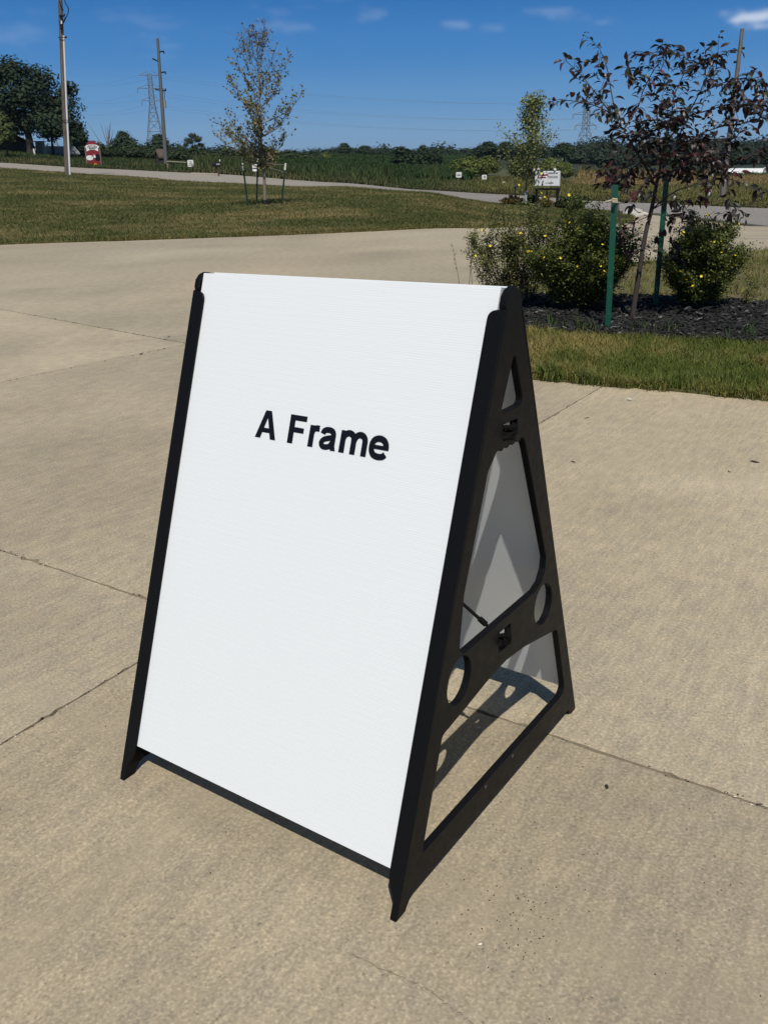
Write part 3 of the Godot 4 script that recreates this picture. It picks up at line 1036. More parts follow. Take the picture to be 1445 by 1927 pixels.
var crowns := {}
func tree_kinds() -> void:
	var dk := Color(0.012, 0.028, 0.010); var md := Color(0.034, 0.060, 0.018)
	var kinds := {
		"oak": [[[0, .60, 0, .28, .28], [-.26, .58, .05, .20, .20], [.26, .50, -.05, .22, .19], [-.06, .84, .03, .16, .13], [.14, .76, -.04, .17, .14], [-.14, .36, -.12, .27, .17], [.20, .32, .12, .25, .16], [-.32, .34, 0, .17, .13], [.36, .66, 0, .10, .08], [-.2, .76, 0, .12, .10]], 0.30, .030, 16000, .0185, Color(0.008, 0.021, 0.009), Color(0.022, 0.044, 0.014)],
		"round": [[[0, .60, 0, .30, .32], [-.2, .50, .1, .20, .22], [.2, .52, -.1, .22, .24], [.05, .80, 0, .18, .16]], 0.30, .022, 3000, .042, dk, md],
		"tall": [[[0, .45, 0, .16, .28], [.03, .72, 0, .13, .22], [-.08, .55, .04, .12, .2], [.1, .35, 0, .13, .2], [-.05, .25, 0, .16, .18]], 0.25, .018, 3000, .036, dk, md],
		"shrub": [[[0, .42, 0, .45, .42], [-.45, .36, .1, .36, .34], [.45, .38, -.1, .38, .36], [.1, .62, 0, .3, .3], [-.2, .25, .3, .3, .25]], 0.2, .02, 3200, .060, Color(0.016, 0.032, 0.012), Color(0.040, 0.064, 0.018)],
		"willow": [[[0, .45, 0, .42, .42], [-.4, .40, .1, .32, .36], [.42, .42, -.1, .34, .36], [.12, .68, 0, .26, .26], [-.16, .62, .05, .22, .24], [.0, .2, .3, .4, .2]], 0.2, .02, 3600, .052, Color(0.048, 0.078, 0.012), Color(0.125, 0.150, 0.028)],
		"loose": [[[-.12, .68, 0, .18, .13], [.16, .74, .05, .16, .12], [.02, .86, 0, .14, .09], [.3, .55, 0, .12, .08], [-.28, .54, .05, .10, .07], [.05, .5, .1, .10, .07]], 0.55, .024, 1500, .036, Color(0.024, 0.038, 0.016), Color(0.05, 0.062, 0.024)],
		"light": [[[0, .55, 0, .25, .3], [-.15, .45, 0, .2, .22], [.15, .45, 0, .2, .22], [0, .8, 0, .15, .16]], 0.3, .018, 2600, .045, Color(0.030, 0.050, 0.012), Color(0.075, 0.095, 0.022)],
	}
	for k in kinds:
		var q: Array = kinds[k]
		var h := 77
		for ch in k:
			h = h * 31 + ch.unicode_at(0)
		h = h % 9999
		crowns[k] = [crown_mesh(h, q[0], q[3], q[4], q[5], q[6]), limbs_mesh(h + 1, q[0], q[1], q[2])]

func tree(called: String, label: String, kind: String, px: float, d: float, py_top: float, width: float, group := "", turn := -1.0, cat := "tree") -> Node3D:
	var p := gnd(px, d, 310)
	var h := at(px, py_top, d).y - p.y
	var t := thing(called, label, cat, p, rng.randf() * TAU if turn < 0 else turn, group)
	var sx := width / 0.85 if kind != "shrub" and kind != "willow" else width / 1.5
	if kind == "tall":
		sx = width / 0.42
	t.scale = Vector3(sx, h, sx)
	obj("trunk", crowns[kind][1], M.bark, t)
	obj("crown", crowns[kind][0], M.farleaf, t)
	return t

func far_trees() -> void:
	tree_kinds()
	# left side
	tree("oak_tree", "huge dark green tree with spreading crown at the left edge behind the houses", "oak", 62, 92, 98, 9.6, "", 0.4)
	tree("oak_tree", "dark lower tree pressed against the huge tree, just left of the wooden pole", "round", 104, 98, 172, 4.6, "", 1.3)
	tree("young_tree", "small yellow-green tree standing before the grey roofed house", "light", 18, 80, 204, 3.0, "", 2.0)
	tree("bushy_tree", "dark bushy tree just right of the wooden pole with white conduit", "round", 150, 108, 225, 3.6, "", 0.9)
	tree("bushy_tree", "lower dark tree right behind the red barn shaped board", "shrub", 180, 112, 262, 4.6, "", 0.2)
	tree("shrub_tree", "round tree poking above the thicket right of the barn shaped board", "round", 239, 150, 243, 4.2, "", 2.6)
	tree("shrub_tree", "bushy tree growing around the foot of the nearer lattice tower", "round", 303, 150, 249, 4.6, "", 1.2)
	tree("loose_tree", "loose open tree with see-through crown above the thicket behind the entry sign", "loose", 366, 150, 247, 4.0, "", 0.7)
	var dead := MB.new()
	var dp := gnd(206, 140, 300)
	for i in 9:
		var a := rr(-0.5, 0.5)
		dead.tube([Vector3(rr(-.5, .5), 0, 0), Vector3(a * 2.0, 2.2, rr(-.5, .5)), Vector3(a * 5.0 + rr(-.5, .5), 4.3 + rr(-.6, .6), rr(-1, 1))], [0.07, 0.045, 0.015], 4, Color(0.16, 0.13, 0.11), false)
	var dt := obj("bare_tree", dead, M.bark)
	dt.position = dp
	tag(dt, "grey leafless tree standing above the thicket", "tree")
	# hedge-like thicket on the left
	var labels := ["dark shrub at the left end of the thicket behind the barn shaped board", "green shrub in the thicket left of the wooden shed", "green shrub in the thicket right behind the wooden shed", "broad shrub in the thicket right of the pole with four arms", "shrub in the thicket behind the white entry sign", "shrub of the thicket behind the black mailbox", "dark shrub where the thicket ends left of the staked tree", "shrub seen through the staked tree trunk, left half", "dark shrub seen just right of the staked tree", "last low shrub of the thicket, beside the planted field"]
	var spots := [[205, 120, 272, 6], [245, 118, 262, 6], [285, 118, 270, 5.5], [335, 118, 271, 6.5], [380, 118, 273, 6], [425, 122, 272, 6.5], [465, 128, 270, 6], [505, 135, 272, 7], [552, 138, 277, 5.5], [582, 140, 281, 4.5]]
	for i in spots.size():
		tree("thicket_shrub", labels[i], "shrub", spots[i][0], spots[i][1], spots[i][2], spots[i][3], "shrubs of the thicket beyond the road", -1.0, "shrub")
	# trees past the field
	tree("field_tree", "leftmost of the three round crowned trees past the planted field", "round", 648, 260, 267, 5.6, "round trees past the planted field")
	tree("field_tree", "middle one of the three round crowned trees past the planted field", "round", 688, 265, 272, 7.0, "round trees past the planted field")
	tree("field_tree", "rightmost of the three round crowned trees past the planted field", "round", 720, 262, 279, 5.0, "round trees past the planted field")
	tree("field_tree", "lone light bush in the planted field left of the three round trees", "willow", 612, 150, 283, 2.6, "", 0.3, "bush")
	tree("field_tree", "tall dark tree at the right end of the planted field, left of its twin", "tall", 758, 125, 271, 3.4)
	tree("field_tree", "tall slim dark tree left of the green willow bushes", "tall", 797, 122, 268, 2.4)
	tree("field_tree", "shorter pale green tree beside the tall slim tree", "tall", 822, 126, 276, 2.2)
	tree("willow_bush", "yellow-green willow bush behind the white arrow sign", "willow", 880, 94, 289, 4.2, "willow bushes", -1, "bush")
	tree("willow_bush", "yellow-green willow bush behind the small square white sign", "willow", 915, 96, 288, 3.2, "willow bushes", -1, "bush")
	tree("willow_bush", "bright willow bush behind the young pale tree", "willow", 985, 92, 285, 3.8, "willow bushes", -1, "bush")
	tree("willow_bush", "bright willow bush just behind the white cabinet sign", "willow", 1035, 95, 291, 4.0, "willow bushes", -1, "bush")
	tree("willow_bush", "lower willow bush right of the white cabinet sign", "willow", 1062, 99, 300, 2.6, "willow bushes", -1, "bush")
	tree("wood_tree", "dark tree at the left end of the tall group behind the willow bushes", "round", 915, 240, 264, 8.0)
	tree("wood_tree", "dark tree in the middle of the tall group behind the willow bushes", "round", 950, 235, 264, 7.5)
	tree("wood_tree", "tree at the right end of the tall group, behind the young pale tree", "round", 985, 230, 266, 7.0)
	tree("wood_tree", "dark tree left of the right lattice tower", "round", 1060, 220, 266, 8.0)
	tree("wood_tree", "tree at the foot of the right lattice tower", "round", 1096, 215, 283, 6.0)
	# the far wood, one mass
	var clump := crown_mesh(501, [[0, .5, 0, .5, .45], [.3, .4, .2, .35, .3], [-.3, .42, -.1, .35, .32]], 620, .085, Color(0.010, 0.023, 0.011), Color(0.024, 0.043, 0.017))
	var xfs := []; var cols := []
	for i in 2600:
		var px := rr(-700, 2200)
		var d := rr(300.0, 900.0)
		var p := at(px, 290, d)
		p.y = hill(px, d)
		var s := rr(4.0, 8.5)
		if px < 1000 and px > 430:
			s *= 0.8
		xfs.append(Transform3D(Basis(Vector3.UP, rng.randf() * TAU).scaled(Vector3(s * rr(.9, 1.4), s, s * rr(.9, 1.4))), p - Vector3(0, 1, 0)))
		cols.append(Color.WHITE * rr(0.75, 1.2))
	# nearer edge of the wood on the right
	for i in 420:
		var px := rr(1080, 1700)
		var d := rr(190, 260)
		var p := gnd(px, d, 310)
		var s := rr(2.2, 4.2)
		xfs.append(Transform3D(Basis(Vector3.UP, rng.randf() * TAU).scaled(Vector3(s * 1.2, s, s * 1.2)), p - Vector3(0, .3, 0)))
		cols.append(Color.WHITE * rr(0.8, 1.25))
	for i in 260:
		var px := rr(600, 1000)
		var d := rr(270, 330)
		var p := gnd(px, d, 310)
		var s := rr(2.4, 4.0)
		xfs.append(Transform3D(Basis(Vector3.UP, rng.randf() * TAU).scaled(Vector3(s * 1.3, s, s * 1.2)), p - Vector3(0, .3, 0)))
		cols.append(Color.WHITE * rr(0.8, 1.2))
	scatter("distant_wood", clump, M.farleaf, xfs, cols)
	# hills under the wood
	var mb := MB.new()
	var nx := 130; var nd := 14
	for j in nd:
		var d := lerpf(280.0, 950.0, float(j) / (nd - 1))
		for i in nx:
			var px := lerpf(-900, 2400, float(i) / (nx - 1))
			var p := at(px, 290, d)
			mb.vert(Vector3(p.x, hill(px, d) - 1.0 - (3.0 if j == 0 else 0.0), p.z), Vector3.UP, Color(0.02, 0.036, 0.014), Vector2(p.x, p.z) * 0.05)
	for j in nd - 1:
		for i in nx - 1:
			var a := j * nx + i
			for q in [a, a + nx, a + 1, a + 1, a + nx, a + nx + 1]:
				mb.ix.append(q)
	struct("hills", mb, M.soil)

func hill(px: float, d: float) -> float:
	# ridge height: low on the left and middle, a long wooded ridge on the right
	var top := 270.0 if px < 300 else 284.0
	var ks := [[-900, 268], [0, 270], [200, 280], [420, 287], [600, 294], [740, 294], [830, 289], [900, 286], [1000, 284], [1100, 285], [1250, 285], [1445, 284], [1700, 280], [2400, 276]]
	for i in ks.size() - 1:
		if px >= ks[i][0] and px <= ks[i + 1][0]:
			top = lerpf(ks[i][1], ks[i + 1][1], (px - ks[i][0]) / float(ks[i + 1][0] - ks[i][0]))
	var crest := at(px, top + 9.0, 900.0).y
	var t := smoothstep(280.0, 900.0, d)
	return lerpf(-0.5, crest - 6.0, t)

# ---------------------------------------------------------------- towers, poles, lines
func lattice(label: String, px: float, d: float, py_top: float, py_foot: float, half: float) -> Array:
	var p := gnd(px, d, 310)
	var foot := at(px, py_foot, d).y
	p.y = minf(p.y, foot)
	var h := at(px, py_top, d).y - p.y
	var t := thing("lattice_tower", label, "power tower", p, 0.35)
	var mb := MB.new()
	var col := Color.WHITE
	var r := 0.085
	var w := func(y: float) -> float:
		var u := y / h
		return lerpf(half, half * 0.24, u / 0.62) if u < 0.62 else lerpf(half * 0.24, half * 0.16, (u - 0.62) / 0.38)
	var levels := [0.0, .17, .31, .43, .53, .62, .69, .76, .83, .90, .96]
	for i in levels.size() - 1:
		var y0: float = levels[i] * h; var y1: float = levels[i + 1] * h
		var a: float = w.call(y0); var b: float = w.call(y1)
		var c0 := [Vector3(-a, y0, -a), Vector3(a, y0, -a), Vector3(a, y0, a), Vector3(-a, y0, a)]
		var c1 := [Vector3(-b, y1, -b), Vector3(b, y1, -b), Vector3(b, y1, b), Vector3(-b, y1, b)]
		for k in 4:
			mb.bar(c0[k], c1[k], r * 1.25)
			mb.bar(c0[k], c1[(k + 1) % 4], r * 0.75)
			mb.bar(c0[(k + 1) % 4], c1[k], r * 0.75)
			mb.bar(c1[k], c1[(k + 1) % 4], r * 0.75)
	obj("tower_frame", mb, M.galv, t)
	var tips := []
	for q in [[0.66, half * 0.95], [0.80, half * 1.25], [0.945, half * 1.0]]:
		var y: float = q[0] * h
		for s in [-1.0, 1.0]:
			var arm := MB.new()
			var e := Vector3(s * q[1], y, 0)
			var b: float = w.call(y)
			arm.bar(Vector3(s * b, y, -b), e, r); arm.bar(Vector3(s * b, y, b), e, r)
			arm.bar(Vector3(s * b, y + h * 0.045, 0), e, r)
			if q[0] < 0.9:
				arm.tube([e, e - Vector3(0, h * 0.055, 0)], [0.12, 0.12], 5)
				tips.append(t.transform * (e - Vector3(0, h * 0.055, 0)))
			else:
				tips.append(t.transform * e)
			obj("cross_arm", arm, M.galv, t)
	return tips

func towers_and_poles() -> void:
	var a := lattice("tall steel lattice power tower behind the pole with four arms", 298, 370, 132, 285, 3.9)
	var b := lattice("steel lattice power tower rising behind the purple-leaved tree", 1097, 350, 186, 330, 4.4)
	var c := lattice("faint lattice power tower showing between the huge tree and wooden pole", 101, 480, 141, 285, 4.2)
	var spots := [[a, b, "from the tall tower to the right tower"], [c, a, "from the faint left tower to the tall tower"]]
	var names := ["lower left", "lower right", "middle left", "middle right", "top left", "top right"]
	for s in spots:
		for k in 6:
			var mb := MB.new()
			var p: Vector3 = s[0][k]; var q: Vector3 = s[1][k]
			var pts := []; var rad := []
			for i in 25:
				var u := i / 24.0
				pts.append(p.lerp(q, u) - Vector3(0, 4.0 * 3.2 * u * (1 - u), 0)); rad.append(0.022)
			mb.tube(pts, rad, 4, Color.WHITE, false)
			tag(obj("power_line", mb, M.galv), "%s power line %s" % [names[k], s[2]], "power line", "power lines between the lattice towers")
	# pole with four arms
	var p := gnd(313, 80, 312)
	var top := at(297, 72, 80)
	var t := thing("utility_pole", "slim grey power pole with staggered short arms beyond the road", "utility pole", p)
	var mb := MB.new()
	var l := top - p
	mb.tube([Vector3(0, -0.1, 0), l * 0.5, l], [0.17, 0.14, 0.10], 8)
	obj("pole", mb, flat(Color(0.12, 0.12, 0.12), 0.8), t)
	for q in [[97, 0, 9], [112, -11, 0], [135, 0, 9.5], [166, -10, 8]]:
		var u: float = (q[0] - 72.0) / 243.0
		var c0 := l * (1.0 - u)
		var arm := MB.new()
		var k := 80.0 / FOC
		arm.tube([c0 + Vector3(q[1] * k, 0.12 if q[1] != 0 and q[2] == 0 else 0.0, 0), c0 + Vector3(q[2] * k, 0.06 if q[1] == 0 else -0.1, 0)], [0.055, 0.055], 5)
		if q[2] > 0:
			arm.tube([c0 + Vector3(q[2] * k, 0.06, 0), c0 + Vector3(q[2] * k, -0.12, 0)], [0.05, 0.05], 5)
		obj("cross_arm", arm, M.dark, t)
	var can := MB.new()
	var c1 := l * (1.0 - (192.0 - 72.0) / 243.0)
	can.tube([c1 + Vector3(0.22, -0.35, 0), c1 + Vector3(0.22, 0.25, 0)], [0.11, 0.11], 8)
	obj("fuse_box", can, M.steel, t)
	var cab := MB.new()
	cab.tube([c1 + Vector3(0.2, 0.2, 0), c1 + Vector3(0.32, 0.7, 0), c1 + Vector3(0.1, 1.1, 0)], [0.02, 0.02, 0.02], 4)
	obj("cable", cab, M.dark, t)

	# big wooden pole with the white conduit
	p = gnd(126, 50, 324)
	top = at(111.5, -60, 50)
	t = thing("utility_pole", "weathered wooden utility pole with white conduit on its right side", "utility pole", p)
	l = top - p
	mb = MB.new()
	mb.tube([Vector3(0, -0.2, 0), l * 0.3, l * 0.7, l], [0.128, 0.120, 0.108, 0.098], 12)
	obj("pole", mb, M.wood, t)
	var off := Vector3(0.135, 0, 0.06)
	mb = MB.new()
	var ctop := l * ((325.0 - 60.0) / 384.0)
	mb.tube([off + Vector3(0.03, -0.1, 0), ctop * 0.5 + off * 0.97, ctop + off * 0.90], [0.050, 0.048, 0.047], 8)
	obj("conduit", mb, flat(Color(0.72, 0.73, 0.74), 0.4), t)
	for q in [63.5, 217.0]:
		var c2: Vector3 = l * ((325.0 - q) / 384.0)
		mb = MB.new()
		var ring := []; var rad := []
		for i in 17:
			var an := TAU * i / 16.0
			ring.append(c2 + Vector3(0.05 + cos(an) * 0.185, 0, 0.03 + sin(an) * 0.16)); rad.append(0.018)
		mb.tube(ring, rad, 5)
		mb.tube([c2 + Vector3(0.22, 0.02, 0.06), c2 + Vector3(0.27, 0.02, 0.06)], [0.05, 0.05], 5)
		obj("strap", mb, M.dark, t)
	# hardware: bracket, insulators and drooping leads
	var k50 := 50.0 / FOC
	var hp := func(px: float, py: float) -> Vector3: return at(px, py, 50) - p
	for q in [[[114, 30], [123, 31], [124, 27]], [[119, 33], [119, 40], [120, 45]]]:
		mb = MB.new()
		var pts := []; var rad := []
		for s in q:
			pts.append(hp.call(s[0], s[1]) + Vector3(0, 0, 0.15)); rad.append(0.04)
		mb.tube(pts, rad, 6)
		obj("bracket", mb, M.dark, t)
	for q in [[[117, 57], [118, 50], [122, 45], [126, 37], [130, 28]], [[116, 40], [117, 50], [118, 56]], [[125, -6], [126, 6], [130, 13], [132, 18], [131, 28]], [[115, 3], [118, 12], [121, 18], [122, 22]], [[119, 44], [123, 40], [127, 33]]]:
		mb = MB.new()
		var pts := []; var rad := []
		for s in q:
			pts.append(hp.call(s[0], s[1]) + Vector3(0, 0, 0.2))
		pts = smooth_curve(pts, 4)
		for s in pts:
			rad.append(0.022)
		mb.tube(pts, rad, 5)
		obj("lead", mb, M.dark, t)
	mb = MB.new()
	mb.tube([hp.call(119.2, 46) + Vector3(0, 0, .2), hp.call(119, 40) + Vector3(0, 0, .2)], [0.05, 0.035], 6)
	obj("insulator", mb, M.white, t)
	# arm above the frame that carries the leads
	mb = MB.new()
	mb.tube([hp.call(100, -40), hp.call(126, -38)], [0.05, 0.05], 5)
	obj("cross_arm", mb, M.wood, t)

	# leaning pole on the right
	p = gnd(1357.5, 48, 375)
	top = at(1396, 54, 48)
	t = thing("utility_pole", "leaning grey wooden pole seen behind the purple-leaved tree", "utility pole", p)
	l = top - p
	mb = MB.new()
	mb.tube([Vector3(0, -0.2, 0), l * 0.4, l * 0.75, l], [0.14, 0.125, 0.105, 0.085], 9)
	var grey: StandardMaterial3D = M.wood.duplicate()
	grey.albedo_color = lin(0.26, 0.24, 0.215)
	obj("pole", mb, grey, t)
	for q in [[90, 1395.5, 1400], [116, 1384, 1380]]:
		mb = MB.new()
		mb.tube([at(q[1] - (3 if q[0] == 90 else -3), q[0], 48) - p, at(q[2], q[0] + 1, 48) - p], [0.045, 0.06], 6)
		obj("peg", mb, M.dark, t)

# ---------------------------------------------------------------- buildings
func house(label: String, px: float, d: float, py_eave: float, py_ridge: float, w: float, depth: float, turn: float, wallc: Color, roofc: Color, called := "house") -> Node3D:
	var p := gnd(px, d, 300)
	var eave := at(px, py_eave, d).y - p.y
	var ridge := at(px, py_ridge, d).y - p.y
	var t := thing(called, label, "house" if called == "house" else called, p, turn)
	var mb := MB.new()
	mb.box(Transform3D(Basis(), Vector3(0, eave * 0.5 - 0.25, 0)), Vector3(w, eave + 0.5, depth))
	for s in [-1.0, 1.0]:
		mb.tri(Vector3(s * w * 0.5, eave, -depth * 0.5), Vector3(s * w * 0.5, eave, depth * 0.5), Vector3(s * w * 0.5, ridge, 0))
	obj("wall", mb, flat(wallc, 0.8), t)
	mb = MB.new()
	var o := 0.35 if w > 1.5 else 0.10
	for s in [-1.0, 1.0]:
		var e0 := Vector3(-w * 0.5 - o, eave - 0.12, s * (depth * 0.5 + o)); var e1 := Vector3(w * 0.5 + o, eave - 0.12, s * (depth * 0.5 + o))
		var r0 := Vector3(-w * 0.5 - o, ridge + 0.06, 0); var r1 := Vector3(w * 0.5 + o, ridge + 0.06, 0)
		mb.quad(e0, e1, r1, r0)
		mb.quad(e0 + Vector3(0, .14, 0), e1 + Vector3(0, .14, 0), r1 + Vector3(0, .14, 0), r0 + Vector3(0, .14, 0))
		mb.quad(e0, e1, e1 + Vector3(0, .14, 0), e0 + Vector3(0, .14, 0))
	obj("roof", mb, flat(roofc, 0.8), t)
	for g in [-1.0, 1.0]:
		for s in [-1.0, 1.0]:
			mb = MB.new()
			var a := Vector3(g * (w * 0.5 + o + 0.02), eave - 0.05, s * (depth * 0.5 + o)); var b := Vector3(g * (w * 0.5 + o + 0.02), ridge + 0.12, 0)
			mb.tube([a, b], [0.05, 0.05] if w > 1.5 else [0.02, 0.02], 4)
			obj("trim", mb, M.white if w > 1.5 else M.wood, t)
	return t

func buildings() -> void:
	var h := house("low house with grey roof under the small yellow-green tree", 4, 97, 267, 255, 3.2, 4.0, -0.35, Color(0.05, 0.045, 0.04), Color(0.17, 0.18, 0.19))
	h = house("low white house with grey gable roof left of the wooden pole", 109, 100, 289, 279, 3.2, 1.5, 0.75, Color(0.06, 0.07, 0.045), Color(0.17, 0.18, 0.19))
	var wn := MB.new()
	wn.box(Transform3D(Basis(), Vector3(-2.12, 0.45, 0)), Vector3(0.06, 0.35, 0.5))
	obj("window", wn, M.dark, h)
	h = house("small weathered wooden shed with a lean roof in the thicket", 304, 83, 295, 285, 0.62, 0.6, 0.7, Color(0.05, 0.036, 0.03), Color(0.10, 0.075, 0.062), "shed")
	var ob := MB.new()
	ob.box(Transform3D(Basis(), Vector3.ZERO), Vector3(0.45, 0.45, 0.45))
	var cabin := thing("wall_panel_shed", "cream flat-fronted shed under the huge dark tree", "shed", gnd(80, 97, 300))
	var cb := MB.new()
	var ch := at(80, 267, 97).y - cabin.position.y
	cb.box(Transform3D(Basis(), Vector3(0, ch * 0.5 - 0.3, 0)), Vector3(0.62, ch + 0.6, 0.9))
	obj("wall", cb, flat(Color(0.35, 0.32, 0.22), 0.8), cabin)
	var rb := MB.new()
	rb.box(Transform3D(Basis(), Vector3(0, ch + 0.04, 0)), Vector3(0.8, 0.08, 1.1))
	obj("roof", rb, M.galv, cabin)
	cabin.name = "garden_shed"
	var post := MB.new()
	var pp := gnd(67.5, 88, 300)
	var ph := at(67, 280, 88).y - pp.y
	post.tube([Vector3(0, -0.1, 0), Vector3(-0.03, maxf(ph, 0.5), 0)], [0.09, 0.08], 8)
	var po := obj("marker_post", post, M.white)
	po.position = pp
	tag(po, "short white post on the grass bank below the huge tree", "post")
	# white hoop tent
	var tp := gnd(1399, 118, 328)
	var tent := thing("hoop_tent", "white arched hoop tent standing before the wooded ridge", "tent", tp, -0.5)
	var th := at(1399, 316.5, 118).y - tp.y
	var cover := MB.new()
	var n := 14
	for i in n:
		for k in 6:
			var q := []
			for s in [[i, k], [i + 1, k], [i + 1, k + 1], [i, k + 1]]:
				var an: float = PI * s[0] / n
				q.append(Vector3(lerpf(-2.3, 2.3, s[1] / 6.0), sin(an) * th, cos(an) * 2.2))
			cover.quad(q[0], q[1], q[2], q[3])
	obj("cover", cover, flat(Color(0.80, 0.80, 0.80), 0.5), tent)
	var ends := MB.new()
	for s in [-2.28, 2.28]:
		ends = MB.new()
		for i in n:
			ends.tri(Vector3(s, 0, 0), Vector3(s, sin(PI * i / n) * th, cos(PI * i / n) * 2.2), Vector3(s, sin(PI * (i + 1) / n) * th, cos(PI * (i + 1) / n) * 2.2))
		obj("end_wall", ends, flat(Color(0.7, 0.7, 0.66), 0.6), tent)
	for s in [-2.3, 2.3]:
		var hoop := MB.new()
		var pts := []; var rad := []
		for i in n + 1:
			pts.append(Vector3(s, sin(PI * i / n) * (th + 0.03), cos(PI * i / n) * 2.23)); rad.append(0.06)
		hoop.tube(pts, rad, 5)
		obj("hoop", hoop, M.white, tent)

# ---------------------------------------------------------------- roadside things
func words(s: String, size: float, m: Material, parent: Node, pos: Vector3, called := "lettering") -> MeshInstance3D:
	var t := TextMesh.new()
	var f := SystemFont.new()
	f.font_names = PackedStringArray(["Droid Sans"]); f.font_weight = 700
	t.font = f
	t.text = s; t.font_size = 64; t.pixel_size = size / 46.0; t.depth = size * 0.06; t.curve_step = 4.0
	var o := obj(called, t, m, parent)
	o.position = pos
	return o

func board_sign(label: String, px: float, d: float, py0: float, py1: float, w: float, group := "") -> Node3D:
	# a small white board on a wooden stake; its face is xy, z towards the viewer
	var p := gnd(px, d, 330)
	var t := thing("board_sign", label, "sign", p, 0.0, group)
	var c0 := at(px, py1, d).y - p.y; var c1 := at(px, py0, d).y - p.y
	var mb := MB.new()
	var hw := w * 0.5
	var q := PackedVector2Array([Vector2(-hw, c0 + .03), Vector2(-hw + .03, c0), Vector2(hw - .03, c0), Vector2(hw, c0 + .03), Vector2(hw, c1 - .03), Vector2(hw - .03, c1), Vector2(-hw + .03, c1), Vector2(-hw, c1 - .03)])
	mb.prism(q, [], 0.02, 0.004, Transform3D(Basis(), Vector3(0, 0, 0.03)))
	obj("board", mb, M.white, t)
	mb = MB.new()
	mb.box(Transform3D(Basis(), Vector3(0.02, c0 * 0.5 + 0.02, -0.02)), Vector3(0.07, c0 + 0.3, 0.05))
	obj("stake", mb, flat(Color(0.13, 0.10, 0.07), 0.9), t)
	t.set_meta("c0", c0); t.set_meta("c1", c1)
	return t

func arrow(parent: Node, w: float, y: float, th: float, left: bool) -> void:
	var mb := MB.new()
	var s := -1.0 if left else 1.0
	mb.box(Transform3D(Basis(), Vector3(-s * w * 0.1, y, 0.034)), Vector3(w * 0.8, th, 0.003))
	mb.tri(Vector3(s * w * 0.5, y, 0.0355), Vector3(s * w * 0.28, y + th * 1.1, 0.0355), Vector3(s * w * 0.28, y - th * 1.1, 0.0355))
	obj("arrow", mb, M.ink, parent)

